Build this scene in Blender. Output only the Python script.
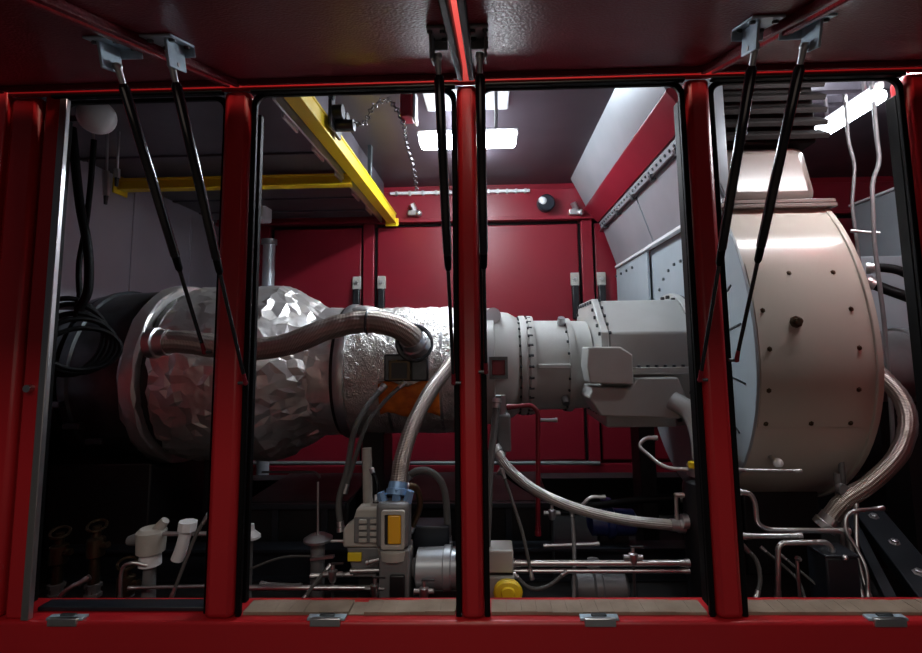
import bpy, bmesh, math, random
from mathutils import Vector, Matrix, noise

for o in list(bpy.data.objects):
    bpy.data.objects.remove(o)
SC = bpy.context.scene
C = SC.collection
random.seed(7)
R = math.radians
PI = math.pi

# ------------------------------------------------------------------ camera, world, light, exposure
F, CX, CY = 500.0, 475.0, 293.5
cam_d = bpy.data.cameras.new('camera')
cam_d.sensor_width = 36.0
cam_d.lens = F / 922 * 36
cam_d.shift_x = -(CX - 461) / 922
cam_d.shift_y = (CY - 326.5) / 922
cam_d.clip_start = 0.05
cam = bpy.data.objects.new('camera', cam_d)
C.objects.link(cam)
CAM_ROT = Matrix.Rotation(R(1.5), 3, 'Z') @ Matrix.Rotation(R(96.0), 3, 'X') @ Matrix.Rotation(R(-0.8), 3, 'Z')
EYE = Vector((0, 0, 1.5))
cam.matrix_world = Matrix.Translation(EYE) @ CAM_ROT.to_4x4()
SC.camera = cam

world = bpy.data.worlds.new('world')
SC.world = world
world.use_nodes = True
bg = world.node_tree.nodes['Background']
bg.inputs[0].default_value = (0.62, 0.66, 0.80, 1)
bg.inputs[1].default_value = 0.022

# added soft fill from behind the photographer, for the post and sill fronts
ld = bpy.data.lights.new('hall_front_fill', 'AREA')
ld.shape = 'RECTANGLE'
ld.size = 5.0
ld.size_y = 1.7
ld.energy = 13
ld.color = (1.0, 0.80, 0.68)
lo = bpy.data.objects.new('hall_front_fill', ld)
C.objects.link(lo)
lo.location = (-0.6, -4.5, 1.15)
lo.rotation_euler = (R(90), 0, 0)

# row of hall lamps high in front of the enclosure
hl = bpy.data.lights.new('hall_lamp_row', 'AREA')
hl.shape = 'RECTANGLE'
hl.size = 4.5
hl.size_y = 0.7
hl.energy = 44
hl.color = (1.0, 0.91, 0.82)
ho = bpy.data.objects.new('hall_lamp_row', hl)
C.objects.link(ho)
ho.location = (-0.2, -1.2, 3.75)
ho.rotation_euler = (R(50), 0, 0)

vs = SC.view_settings
vs.view_transform = 'Standard'
vs.look = 'None'
vs.gamma = 1
vs.use_curve_mapping = False
vs.exposure = 0.0
LAMP = 36.0     # emission of the white lamp diffusers


def W(px, py, Y):
    """point of the place seen at photo pixel (px, py), at distance Y behind the camera's upright plane"""
    d = CAM_ROT @ Vector(((px - CX) / F, -(py - CY) / F, -1))
    return EYE + d * (Y / d.y)


# ------------------------------------------------------------------ materials
MATS = {}


def mat(name, col, rough=0.5, metal=0.0, bump=None, coat=0.0, vary=None, emit=None, spec=None):
    """bump=(kind, scale, strength, distance); vary=(scale, amount, colour2)"""
    m = bpy.data.materials.new(name)
    m.use_nodes = True
    nt = m.node_tree
    b = nt.nodes['Principled BSDF']
    b.inputs['Base Color'].default_value = (*col, 1)
    b.inputs['Roughness'].default_value = rough
    b.inputs['Metallic'].default_value = metal
    if coat:
        b.inputs['Coat Weight'].default_value = coat
        b.inputs['Coat Roughness'].default_value = 0.12
    if spec is not None:
        b.inputs['Specular IOR Level'].default_value = spec
    tc = nt.nodes.new('ShaderNodeTexCoord')
    if vary:
        n = nt.nodes.new('ShaderNodeTexNoise')
        n.inputs['Scale'].default_value = vary[0]
        n.inputs['Detail'].default_value = 5
        nt.links.new(tc.outputs['Object'], n.inputs['Vector'])
        r = nt.nodes.new('ShaderNodeValToRGB')
        r.color_ramp.elements[0].position = 0.5 - vary[1]
        r.color_ramp.elements[0].color = (*vary[2], 1)
        r.color_ramp.elements[1].position = 0.5 + vary[1]
        r.color_ramp.elements[1].color = (*col, 1)
        nt.links.new(n.outputs['Fac'], r.inputs['Fac'])
        nt.links.new(r.outputs['Color'], b.inputs['Base Color'])
        mr = nt.nodes.new('ShaderNodeMapRange')
        mr.inputs['To Min'].default_value = min(1, rough * 1.35)
        mr.inputs['To Max'].default_value = rough * 0.8
        nt.links.new(n.outputs['Fac'], mr.inputs['Value'])
        nt.links.new(mr.outputs['Result'], b.inputs['Roughness'])
    if bump:
        kind, sc, st, dist = bump
        bp = nt.nodes.new('ShaderNodeBump')
        bp.inputs['Strength'].default_value = st
        bp.inputs['Distance'].default_value = dist
        if kind == 'ridge':        # foil pressed into sharp irregular folds
            t = nt.nodes.new('ShaderNodeTexNoise')
            t.noise_type = 'RIDGED_MULTIFRACTAL'
            t.inputs['Scale'].default_value = sc
            t.inputs['Detail'].default_value = 3
            t.inputs['Roughness'].default_value = 0.55
            nt.links.new(tc.outputs['Object'], t.inputs['Vector'])
            nt.links.new(t.outputs['Fac'], bp.inputs['Height'])
        elif kind == 'noise':
            t = nt.nodes.new('ShaderNodeTexNoise')
            t.inputs['Scale'].default_value = sc
            t.inputs['Detail'].default_value = 3
            nt.links.new(tc.outputs['Object'], t.inputs['Vector'])
            nt.links.new(t.outputs['Fac'], bp.inputs['Height'])
        elif kind == 'voronoi':
            t = nt.nodes.new('ShaderNodeTexVoronoi')
            t.inputs['Scale'].default_value = sc
            nt.links.new(tc.outputs['Object'], t.inputs['Vector'])
            nt.links.new(t.outputs['Distance'], bp.inputs['Height'])
        elif kind == 'crease':     # crumpled sheet: flat facets between sharp folds
            w = nt.nodes.new('ShaderNodeTexNoise')
            w.inputs['Scale'].default_value = sc * 0.7
            nt.links.new(tc.outputs['Object'], w.inputs['Vector'])
            mx = nt.nodes.new('ShaderNodeMix')
            mx.data_type = 'VECTOR'
            mx.inputs['Factor'].default_value = 0.12
            nt.links.new(tc.outputs['Object'], mx.inputs[4])
            nt.links.new(w.outputs['Color'], mx.inputs[5])
            t = nt.nodes.new('ShaderNodeTexVoronoi')
            t.feature = 'DISTANCE_TO_EDGE'
            t.inputs['Scale'].default_value = sc
            nt.links.new(mx.outputs[1], t.inputs['Vector'])
            nt.links.new(t.outputs['Distance'], bp.inputs['Height'])
        elif kind == 'braid':      # crossing wires of a woven hose, along its own length
            uv = nt.nodes.new('ShaderNodeUVMap')
            sp = nt.nodes.new('ShaderNodeSeparateXYZ')
            nt.links.new(uv.outputs['UV'], sp.inputs[0])

            def mth(op, a, c):
                q = nt.nodes.new('ShaderNodeMath')
                q.operation = op
                for i, v in enumerate((a, c)):
                    if v is None:
                        continue
                    if isinstance(v, (int, float)):
                        q.inputs[i].default_value = v
                    else:
                        nt.links.new(v, q.inputs[i])
                return q.outputs[0]
            u = mth('MULTIPLY', sp.outputs[0], 2 * PI * 8)
            v = mth('MULTIPLY', sp.outputs[1], sc)
            s1 = mth('SINE', mth('ADD', u, v), None)
            s2 = mth('SINE', mth('SUBTRACT', u, v), None)
            nt.links.new(mth('MULTIPLY', s1, s2), bp.inputs['Height'])
        nt.links.new(bp.outputs['Normal'], b.inputs['Normal'])
    if emit:
        b.inputs['Emission Color'].default_value = (*emit[0], 1)
        b.inputs['Emission Strength'].default_value = emit[1]
    MATS[name] = m
    return m


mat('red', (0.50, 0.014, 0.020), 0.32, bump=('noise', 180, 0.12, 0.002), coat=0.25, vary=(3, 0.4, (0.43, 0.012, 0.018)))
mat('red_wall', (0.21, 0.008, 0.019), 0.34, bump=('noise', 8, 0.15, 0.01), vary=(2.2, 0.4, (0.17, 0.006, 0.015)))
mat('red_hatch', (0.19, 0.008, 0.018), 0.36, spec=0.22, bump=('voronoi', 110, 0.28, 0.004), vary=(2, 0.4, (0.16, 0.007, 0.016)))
mat('red_pipe', (0.22, 0.008, 0.02), 0.35)
mat('black', (0.010, 0.010, 0.012), 0.38)
mat('rubber', (0.003, 0.003, 0.0035), 0.55, spec=0.12)
mat('gloss_black', (0.012, 0.012, 0.016), 0.16, coat=0.5)
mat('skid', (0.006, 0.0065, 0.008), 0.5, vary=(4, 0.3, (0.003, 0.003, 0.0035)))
mat('skid_blue', (0.013, 0.018, 0.026), 0.42, vary=(5, 0.3, (0.007, 0.010, 0.015)))
mat('floor_dark', (0.008, 0.007, 0.007), 0.6, vary=(6, 0.3, (0.004, 0.004, 0.0045)))
mat('wall_grey', (0.40, 0.39, 0.44), 0.42, metal=0.2, bump=('noise', 5, 0.1, 0.01), vary=(3, 0.35, (0.36, 0.35, 0.40)))
mat('ceiling', (0.085, 0.074, 0.090), 0.34, metal=0.3, bump=('noise', 6, 0.08, 0.01), vary=(2.5, 0.4, (0.06, 0.052, 0.064)))
mat('duct_grey', (0.42, 0.45, 0.48), 0.34, metal=0.5, bump=('noise', 4, 0.1, 0.01), vary=(3, 0.35, (0.33, 0.36, 0.39)))
mat('white_paint', (0.50, 0.51, 0.495), 0.34, bump=('noise', 60, 0.05, 0.002), vary=(5, 0.35, (0.42, 0.42, 0.40)))
mat('cream', (0.58, 0.54, 0.47), 0.17, coat=0.2, bump=('noise', 30, 0.04, 0.002), vary=(3, 0.35, (0.51, 0.485, 0.42)))
mat('plate_grey', (0.34, 0.39, 0.42), 0.42, vary=(4, 0.35, (0.28, 0.33, 0.36)))
mat('foil', (0.84, 0.83, 0.82), 0.32, metal=0.80, bump=('ridge', 16, 0.22, 0.02), vary=(7, 0.3, (0.72, 0.68, 0.66)))
mat('foil_dimple', (0.86, 0.85, 0.83), 0.32, metal=0.85, bump=('crease', 34, 0.85, 0.010), vary=(8, 0.3, (0.72, 0.69, 0.66)))
mat('dark_steel', (0.13, 0.15, 0.16), 0.30, metal=0.7, vary=(6, 0.3, (0.03, 0.03, 0.032)))
mat('steel', (0.60, 0.60, 0.61), 0.38, metal=1.0)
mat('chrome', (0.78, 0.79, 0.81), 0.30, metal=1.0)
mat('galvanized', (0.52, 0.64, 0.72), 0.40, metal=0.45, vary=(25, 0.3, (0.36, 0.46, 0.55)))
mat('hose_braid', (0.40, 0.345, 0.31), 0.42, metal=0.9, bump=('braid', 420, 0.5, 0.003))
mat('hose_steel', (0.62, 0.60, 0.57), 0.30, metal=0.95, bump=('braid', 520, 0.7, 0.003))
mat('hose_grey', (0.10, 0.10, 0.097), 0.5, bump=('braid', 600, 0.5, 0.002))
mat('yellow', (0.85, 0.60, 0.015), 0.35, vary=(4, 0.3, (0.72, 0.48, 0.012)))
mat('yellow_cap', (0.80, 0.58, 0.02), 0.4)
mat('amber', (0.85, 0.42, 0.02), 0.25, coat=0.5)
mat('orange_rust', (1.0, 0.29, 0.02), 0.55, vary=(14, 0.2, (0.62, 0.13, 0.015)))
mat('tan_strip', (0.30, 0.225, 0.165), 0.7, bump=('noise', 40, 0.3, 0.004), vary=(8, 0.25, (0.19, 0.135, 0.095)))
mat('brass', (0.10, 0.072, 0.045), 0.4, metal=0.9)
mat('ivory', (0.46, 0.44, 0.40), 0.5, vary=(14, 0.3, (0.35, 0.33, 0.30)))
mat('motor_grey', (0.20, 0.20, 0.205), 0.42, metal=0.2, vary=(8, 0.3, (0.13, 0.13, 0.135)))
mat('blue', (0.010, 0.018, 0.085), 0.4)
mat('blue_fit', (0.22, 0.38, 0.62), 0.35, metal=0.4)
mat('lens', (0.9, 0.93, 1.0), 0.3, emit=((0.86, 0.93, 1.0), LAMP))
mat('lens_header', (0.9, 0.93, 1.0), 0.3, emit=((0.97, 0.97, 1.0), 48.0))
mat('lens_added', (0.9, 0.93, 1.0), 0.3, emit=((0.84, 0.92, 1.0), 175.0))
mat('taupe', (0.20, 0.165, 0.145), 0.28, coat=0.2, vary=(4, 0.3, (0.16, 0.13, 0.115)))
mat('louvre', (0.007, 0.005, 0.0045), 0.7, spec=0.2)
mat('bounce_grey', (0.10, 0.10, 0.11), 0.6)
mat('chain', (0.16, 0.155, 0.165), 0.35, metal=1.0)
mat('lamp_white', (0.7, 0.7, 0.72), 0.35)
mat('concrete', (0.07, 0.068, 0.065), 0.8, vary=(3, 0.3, (0.05, 0.048, 0.046)), bump=('noise', 30, 0.2, 0.004))
mat('glow_red', (0.80, 0.045, 0.02), 0.45)


# ------------------------------------------------------------------ mesh builder
def frame_of(d):
    d = Vector(d).normalized()
    up = Vector((0, 0, 1)) if abs(d.z) < 0.95 else Vector((1, 0, 0))
    a = d.cross(up).normalized()
    return a, a.cross(d).normalized(), d


def smooth_path(pts, per=8):
    """Catmull-Rom through the points"""
    P = [Vector(p) for p in pts]
    if len(P) < 3:
        return P
    P = [P[0] * 2 - P[1]] + P + [P[-1] * 2 - P[-2]]
    out = []
    for i in range(1, len(P) - 2):
        a, b, c, d = P[i - 1:i + 3]
        for k in range(per):
            t = k / per
            out.append(0.5 * ((2 * b) + (c - a) * t + (2 * a - 5 * b + 4 * c - d) * t * t + (3 * b - a - 3 * c + d) * t ** 3))
    out.append(P[-2])
    return out


def round_path(pts, rad, per=5):
    """straight runs with rounded elbows"""
    P = [Vector(p) for p in pts]
    out = [P[0]]
    for i in range(1, len(P) - 1):
        a, b, c = P[i - 1], P[i], P[i + 1]
        r1 = min(rad, (a - b).length * 0.45, (c - b).length * 0.45)
        p, q = b + (a - b).normalized() * r1, b + (c - b).normalized() * r1
        for k in range(per + 1):
            t = k / per
            out.append(p * (1 - t) ** 2 + b * 2 * t * (1 - t) + q * t * t)
    out.append(P[-1])
    return out


class MB:
    def __init__(s):
        s.v, s.f, s.uv = [], [], {}

    def face(s, idx, uv=None):
        if uv:
            s.uv[len(s.f)] = uv
        s.f.append(idx)

    def box(s, x0, x1, y0, y1, z0, z1):
        n = len(s.v)
        s.v += [Vector((x, y, z)) for z in (z0, z1) for y in (y0, y1) for x in (x0, x1)]
        for q in ((0, 2, 3, 1), (4, 5, 7, 6), (0, 1, 5, 4), (2, 6, 7, 3), (0, 4, 6, 2), (1, 3, 7, 5)):
            s.face([n + i for i in q])
        return s

    def obox(s, c, size, rot=None):
        """box at centre c, rotated by a 3x3 matrix"""
        n = len(s.v)
        m = rot or Matrix.Identity(3)
        c = Vector(c)
        hx, hy, hz = (q / 2 for q in size)
        s.v += [c + m @ Vector((x, y, z)) for z in (-hz, hz) for y in (-hy, hy) for x in (-hx, hx)]
        for q in ((0, 2, 3, 1), (4, 5, 7, 6), (0, 1, 5, 4), (2, 6, 7, 3), (0, 4, 6, 2), (1, 3, 7, 5)):
            s.face([n + i for i in q])
        return s

    def bar(s, p0, p1, w, h):
        """rectangular bar from p0 to p1, w across, h upward"""
        p0, p1 = Vector(p0), Vector(p1)
        a, b, d = frame_of(p1 - p0)
        return s.obox((p0 + p1) / 2, (w, (p1 - p0).length, h), Matrix((a, d, b)).transposed())

    def lathe(s, origin, axis, prof, n=32, fn=None, cap=True):
        """profile [(t, r)] turned about axis; fn(t, ang, r) -> r"""
        origin = Vector(origin)
        a, b, d = frame_of(axis)
        base = len(s.v)
        for t, r in prof:
            for k in range(n):
                g = 2 * PI * k / n
                rr = fn(t, g, r) if fn else r
                s.v.append(origin + d * t + (a * math.cos(g) + b * math.sin(g)) * rr)
        for i in range(len(prof) - 1):
            for k in range(n):
                k2 = (k + 1) % n
                s.face([base + i * n + k, base + i * n + k2, base + (i + 1) * n + k2, base + (i + 1) * n + k],
                       ((k / n, prof[i][0]), ((k + 1) / n, prof[i][0]), ((k + 1) / n, prof[i + 1][0]), (k / n, prof[i + 1][0])))
        if cap:
            s.face([base + k for k in reversed(range(n))])
            e = base + (len(prof) - 1) * n
            s.face([e + k for k in range(n)])
        return s

    def cyl(s, p0, p1, r0, r1=None, n=20):
        p0, p1 = Vector(p0), Vector(p1)
        L = (p1 - p0).length
        return s.lathe(p0, p1 - p0, [(0, r0), (L, r0 if r1 is None else r1)], n)

    def tube(s, path, r, n=12, fn=None):
        P = [Vector(p) for p in path]
        base = len(s.v)
        d = (P[1] - P[0]).normalized()
        a, b, _ = frame_of(d)
        ln = 0.0
        lens = []
        for i, p in enumerate(P):
            if i:
                ln += (p - P[i - 1]).length
            lens.append(ln)
            nd = (P[min(i + 1, len(P) - 1)] - P[max(i - 1, 0)]).normalized()
            q = d.rotation_difference(nd)
            a, b, d = q @ a, q @ b, nd
            rr = fn(ln) * r if fn else r
            for k in range(n):
                g = 2 * PI * k / n
                s.v.append(p + (a * math.cos(g) + b * math.sin(g)) * rr)
        for i in range(len(P) - 1):
            for k in range(n):
                k2 = (k + 1) % n
                s.face([base + i * n + k, base + i * n + k2, base + (i + 1) * n + k2, base + (i + 1) * n + k],
                       ((k / n, lens[i]), ((k + 1) / n, lens[i]), ((k + 1) / n, lens[i + 1]), (k / n, lens[i + 1])))
        s.face([base + k for k in reversed(range(n))])
        e = base + (len(P) - 1) * n
        s.face([e + k for k in range(n)])
        return s

    def prism(s, poly, axis, a0, a1):
        """poly [(u, v)] pushed along axis: x -> (y,z), y -> (x,z), z -> (x,y)"""
        n = len(poly)
        base = len(s.v)
        for a in (a0, a1):
            for u, v in poly:
                s.v.append(Vector((a, u, v) if axis == 'x' else (u, a, v) if axis == 'y' else (u, v, a)))
        s.face([base + i for i in range(n)])
        s.face([base + n + i for i in reversed(range(n))])
        for i in range(n):
            j = (i + 1) % n
            s.face([base + i, base + n + i, base + n + j, base + j])
        return s

    def torus(s, c, axis, R_, r, n=28, m=8, sx=1.0):
        c = Vector(c)
        a, b, d = frame_of(axis)
        base = len(s.v)
        for i in range(n):
            g = 2 * PI * i / n
            e = (a * math.cos(g) * sx + b * math.sin(g))
            for k in range(m):
                h = 2 * PI * k / m
                s.v.append(c + e * (R_ + r * math.cos(h)) + d * r * math.sin(h))
        for i in range(n):
            for k in range(m):
                s.face([base + i * m + k, base + i * m + (k + 1) % m, base + (i + 1) % n * m + (k + 1) % m, base + (i + 1) % n * m + k])
        return s

    def ball(s, c, r, n=14, m=9, sc=(1, 1, 1)):
        prof = []
        base = len(s.v)
        c = Vector(c)
        for i in range(m + 1):
            t = PI * i / m
            for k in range(n):
                g = 2 * PI * k / n
                rr = max(1e-4, math.sin(t)) * r
                s.v.append(c + Vector((rr * math.cos(g) * sc[0], rr * math.sin(g) * sc[1], -math.cos(t) * r * sc[2])))
        for i in range(m):
            for k in range(n):
                s.face([base + i * n + k, base + i * n + (k + 1) % n, base + (i + 1) * n + (k + 1) % n, base + (i + 1) * n + k])
        return s

    def bolt(s, p, nrm, r=0.012, h=0.01):
        p = Vector(p)
        return s.lathe(p - Vector(nrm).normalized() * 0.002, nrm, [(0, r), (h, r), (h + 0.002, r * 0.8)], 6)

    def bolt_ring(s, c, axis, R_, n, r=0.012, h=0.012, a0=0.0, a1=2 * PI):
        a, b, d = frame_of(axis)
        for i in range(n):
            g = a0 + (a1 - a0) * i / n
            s.bolt(Vector(c) + (a * math.cos(g) + b * math.sin(g)) * R_, axis, r, h)
        return s


OFF = {}      # root name -> world offset of the thing's own frame


def link(name, mb, material, parent=None, bev=0.0, smooth=35, loc=None, kind=None, tri=False):
    """one mesh object out of a builder in world coordinates"""
    off = Vector((0, 0, 0))
    if parent is not None:
        off = OFF.get(parent.name, off)
    elif loc is not None:
        off = Vector(loc)
    me = bpy.data.meshes.new(name)
    me.from_pydata([v - off for v in mb.v], [], mb.f)
    if mb.uv:
        ul = me.uv_layers.new(name='UVMap')
        for fi, uvs in mb.uv.items():
            p = me.polygons[fi]
            for li, q in zip(p.loop_indices, uvs):
                ul.data[li].uv = q
    b = bmesh.new()
    b.from_mesh(me)
    if tri:
        bmesh.ops.triangulate(b, faces=b.faces, quad_method='SHORT_EDGE')
    bmesh.ops.recalc_face_normals(b, faces=b.faces)
    b.to_mesh(me)
    b.free()
    me.materials.append(MATS[material])
    for p in me.polygons:
        p.use_smooth = True
    me.set_sharp_from_angle(angle=R(smooth))
    o = bpy.data.objects.new(name, me)
    C.objects.link(o)
    if parent is not None:
        o.parent = parent
        OFF[o.name] = off
    else:
        o.location = off
        OFF[o.name] = off
    if bev:
        bm_ = o.modifiers.new('bevel', 'BEVEL')
        bm_.width = bev
        bm_.segments = 2
        bm_.limit_method = 'ANGLE'
        bm_.angle_limit = R(40)
    if kind:
        o['kind'] = kind
    return o


def tag(o, label, cat, group=None, kind=None):
    o['label'] = label
    o['category'] = cat
    if group:
        o['group'] = group
    if kind:
        o['kind'] = kind
    return o


def thing(name, label, cat, loc, group=None):
    o = bpy.data.objects.new(name, None)
    C.objects.link(o)
    o.location = loc
    o.empty_display_size = 0.05
    OFF[o.name] = Vector(loc)
    return tag(o, label, cat, group)


def one(name, mb, material, label, cat, group=None, bev=0.0, smooth=35):
    """a thing that is a single mesh; origin at its base"""
    zs = min(v.z for v in mb.v)
    c = sum(mb.v, Vector()) / len(mb.v)
    return tag(link(name, mb, material, None, bev, smooth, loc=(c.x, c.y, zs)), label, cat, group)


def struct(name, mb, material, bev=0.0):
    o = link(name, mb, material, None, bev)
    o['kind'] = 'structure'
    return o


_bolt_mesh = {}


def bolts(parent, spots, r=0.013, h=0.012, material='dark_steel', name='bolt'):
    """separate hex bolts sharing one mesh: spots = [(point, normal)]"""
    key = (r, h, material)
    if key not in _bolt_mesh:
        m = MB().lathe((0, 0, -0.002), (0, 0, 1), [(0, r * 1.5), (0.004, r * 1.5), (0.0045, r), (h, r), (h + 0.002, r * 0.8)], 6)
        o = link('bolt_source', m, material)
        _bolt_mesh[key] = o.data
        o.data.name = 'bolt'
        bpy.data.objects.remove(o)
    off = OFF[parent.name]
    for p, nrm in spots:
        o = bpy.data.objects.new(name, _bolt_mesh[key])
        C.objects.link(o)
        o.parent = parent
        o.location = Vector(p) - off
        o.rotation_euler = Vector(nrm).to_track_quat('Z', 'Y').to_euler()


def Z(z):
    return 1.5 + z


FY, FB, YB = 2.06, 2.18, 5.0          # frame front, frame back, rear wall
ZS, ZH, ZC = Z(-1.064), Z(1.137), Z(1.645)   # sill top, header underside, ceiling
ZF = Z(-1.29)                          # enclosure floor
XL, XR = -2.75, 4.30

# ------------------------------------------------------------------ setting
struct('floor', MB().box(-7, 7, -7, 6, -0.1, 0.0), 'concrete')
struct('floor_enclosure', MB().box(XL + 0.001, XR - 0.001, 2.261, YB - 0.001, 0.002, ZF), 'floor_dark')
struct('ceiling', MB().box(XL - 0.05, XR + 0.05, FY + 0.041, YB + 0.06, ZC, ZC + 0.05), 'ceiling')
wl = struct('wall_left', MB().box(XL - 0.05, XL, FY + 0.04, YB, 0.002, ZC), 'wall_grey')
for y in (2.9, 3.75, 4.5):
    link('seam_strip', MB().box(XL, XL + 0.012, y - 0.025, y + 0.025, ZF + 0.01, Z(1.23)), 'wall_grey', wl, 0.003)
struct('wall_right', MB().box(XR, XR + 0.05, FY + 0.04, YB, 0.002, ZC), 'wall_grey')
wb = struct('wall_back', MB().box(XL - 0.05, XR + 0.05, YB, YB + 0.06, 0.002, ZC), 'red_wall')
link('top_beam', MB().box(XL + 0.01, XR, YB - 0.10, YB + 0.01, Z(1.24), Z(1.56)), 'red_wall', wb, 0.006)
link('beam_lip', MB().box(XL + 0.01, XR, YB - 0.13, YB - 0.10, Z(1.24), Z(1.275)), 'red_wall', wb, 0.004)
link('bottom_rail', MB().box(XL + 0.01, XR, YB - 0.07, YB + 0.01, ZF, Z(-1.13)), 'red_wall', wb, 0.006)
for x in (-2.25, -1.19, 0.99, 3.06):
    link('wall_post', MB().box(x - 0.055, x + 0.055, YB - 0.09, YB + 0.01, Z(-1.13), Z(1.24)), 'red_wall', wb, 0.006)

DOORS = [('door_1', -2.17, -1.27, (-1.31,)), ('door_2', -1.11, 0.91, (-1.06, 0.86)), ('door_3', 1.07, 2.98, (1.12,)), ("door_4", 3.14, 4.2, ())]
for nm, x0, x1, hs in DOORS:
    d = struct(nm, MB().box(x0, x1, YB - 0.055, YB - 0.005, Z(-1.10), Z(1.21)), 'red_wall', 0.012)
    for x in (x0 - 0.012, x1 + 0.012):
        link('door_seal', MB().box(x - 0.011, x + 0.011, YB - 0.05, YB - 0.001, Z(-1.10), Z(1.21)), 'rubber', d)
    link('door_seal', MB().box(x0, x1, YB - 0.05, YB - 0.001, Z(1.211), Z(1.235)), 'rubber', d)
    for x in hs:
        p = link('latch_plate', MB().box(x - 0.042, x + 0.042, YB - 0.085, YB - 0.055, Z(0.58), Z(0.71)), 'ivory', d, 0.006)
        link('latch_handle', MB().box(x - 0.034, x + 0.034, YB - 0.105, YB - 0.055, Z(0.25), Z(0.58)), 'black', d, 0.01)
        link('latch_pivot', MB().cyl((x, YB - 0.085, Z(0.645)), (x, YB - 0.1, Z(0.645)), 0.018, n=12), 'steel', p)

struct('wall_left_shade', MB().box(XL, XL + 0.02, 2.27, YB - 0.10, ZF, Z(-0.42)), 'skid', 0.004)  # dark sheet standing in for shade on the lower end wall

struct('wall_front_left', MB().box(XL - 0.05, -2.121, FY, FY + 0.04, 0.002, Z(1.70)), 'red', 0.006)
struct('wall_front_right', MB().box(2.121, XR + 0.05, FY, FY + 0.04, 0.002, Z(1.70)), 'red', 0.006)

# lowered ceiling box over the exhaust end
cl = struct('ceiling_lowered', MB().box(XL, -1.03, 2.35, YB - 0.14, Z(1.30), ZC - 0.002), 'ceiling')
for y in (3.2, 3.7, 4.2, 4.6):
    link('ceiling_seam', MB().box(XL + 0.01, -1.05, y - 0.02, y + 0.02, Z(1.285), Z(1.30)), 'ceiling', cl, 0.003)
link('edge_strip', MB().box(-1.06, -1.046, 2.35, YB - 0.14, Z(1.235), Z(1.298)), 'steel', cl, 0.003)
for i in range(5):
    y = 2.5 + i * 0.45
    link('edge_clip', MB().box(-1.075, -1.061, y, y + 0.2, Z(1.215), Z(1.26)), 'steel', cl, 0.003)

# dark ribbed ceiling of the right bay
for i in range(7):
    y = 2.32 + i * 0.17
    o = link('ceiling_slat', MB().box(1.42, 2.95, y, y + 0.11, ZC - 0.05, ZC - 0.001), 'brass' if False else 'ceiling', bpy.data.objects['ceiling'], 0.008)

# front frame
sill = one('door_sill', MB().box(-2.12, 2.12, FY, 2.26, 0.30, ZS).box(-2.12, 2.12, FY + 0.02, 2.25, 0.001, 0.30), 'red',
           'long red painted steel sill running under all four openings', 'sill', bev=0.012)
struct('trim_header', MB().box(-2.12, 2.12, FY, FY + 0.03, ZH, Z(1.70)), 'red', 0.006)
struct('trim_bounce_shield', MB().box(-2.12, 2.12, FY + 0.03, FY + 0.04, ZH + 0.012, Z(1.70)), 'bounce_grey')  # unseen grey sheet, added to keep red bounce off the cream casing


def post(x0, x1, label, groove=False):
    t = thing('frame_post', label, 'post', ((x0 + x1) / 2, (FY + FB) / 2, ZS), 'posts of the front frame')
    link('face', MB().box(x0, x1, FY + 0.012, FB, ZS - 0.002, ZH + 0.002), 'red', t, 0.024)
    return t


post(-1.152, -1.035, 'red steel post between the first and second opening from the left')
post(-0.124, -0.035, 'red steel post at the middle of the enclosure front')
post(0.868, 0.970, 'red steel post beside the cream casing, right of the middle opening')
t = post(-2.12, -1.985, 'red corner post with a black groove at the far left edge')
link('inner_jamb', MB().box(-1.965, -1.885, FY + 0.02, FY + 0.052, ZS - 0.002, ZH + 0.002), 'red', t, 0.01)
link('groove_seal', MB().box(-1.985, -1.965, FY + 0.05, FB, ZS - 0.002, ZH + 0.002), 'rubber', t)
link('stud', MB().cyl((-1.925, FY + 0.022, Z(-0.15)), (-1.925, FY - 0.005, Z(-0.15)), 0.016, n=12), 'steel', t)
post(1.80, 2.12, 'red corner post at the far right edge of the front')
one('edge_strip', MB().box(-1.884, -1.852, FY + 0.004, FY + 0.028, ZS + 0.001, ZH - 0.02),
    'steel', 'bare steel strip standing upright inside the far left post', 'strip', bev=0.003)


def rrect(x0, x1, z0, z1, r, n=6):
    out = []
    for cx, cz, a in ((x1 - r, z1 - r, 0), (x0 + r, z1 - r, 90), (x0 + r, z0 + r, 180), (x1 - r, z0 + r, 270)):
        for k in range(n + 1):
            g = R(a + 90 * k / n)
            out.append((cx + r * math.cos(g), cz + r * math.sin(g)))
    return out


def arch(x0, x1, z0, z1, r, n=6):
    P = rrect(x0, x1, z0, z1, r, n)
    return [(x1, z0)] + P[:2 * n + 2] + [(x0, z0)]


def ring(mb, outer, inner, y0, y1, open_=False):
    n = len(outer)
    b = len(mb.v)
    for y in (y0, y1):
        for P in (outer, inner):
            mb.v += [Vector((u, y, w)) for u, w in P]
    if open_:
        for k in (0, n - 1):
            mb.face([b + k, b + n + k, b + 3 * n + k, b + 2 * n + k])
    for i in range(n - 1 if open_ else n):
        j = (i + 1) % n
        mb.face([b + i, b + j, b + n + j, b + n + i])
        mb.face([b + 2 * n + i, b + 3 * n + i, b + 3 * n + j, b + 2 * n + j])
        mb.face([b + i, b + 2 * n + i, b + 2 * n + j, b + j])
        mb.face([b + n + i, b + n + j, b + 3 * n + j, b + 3 * n + i])
    return mb


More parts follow.
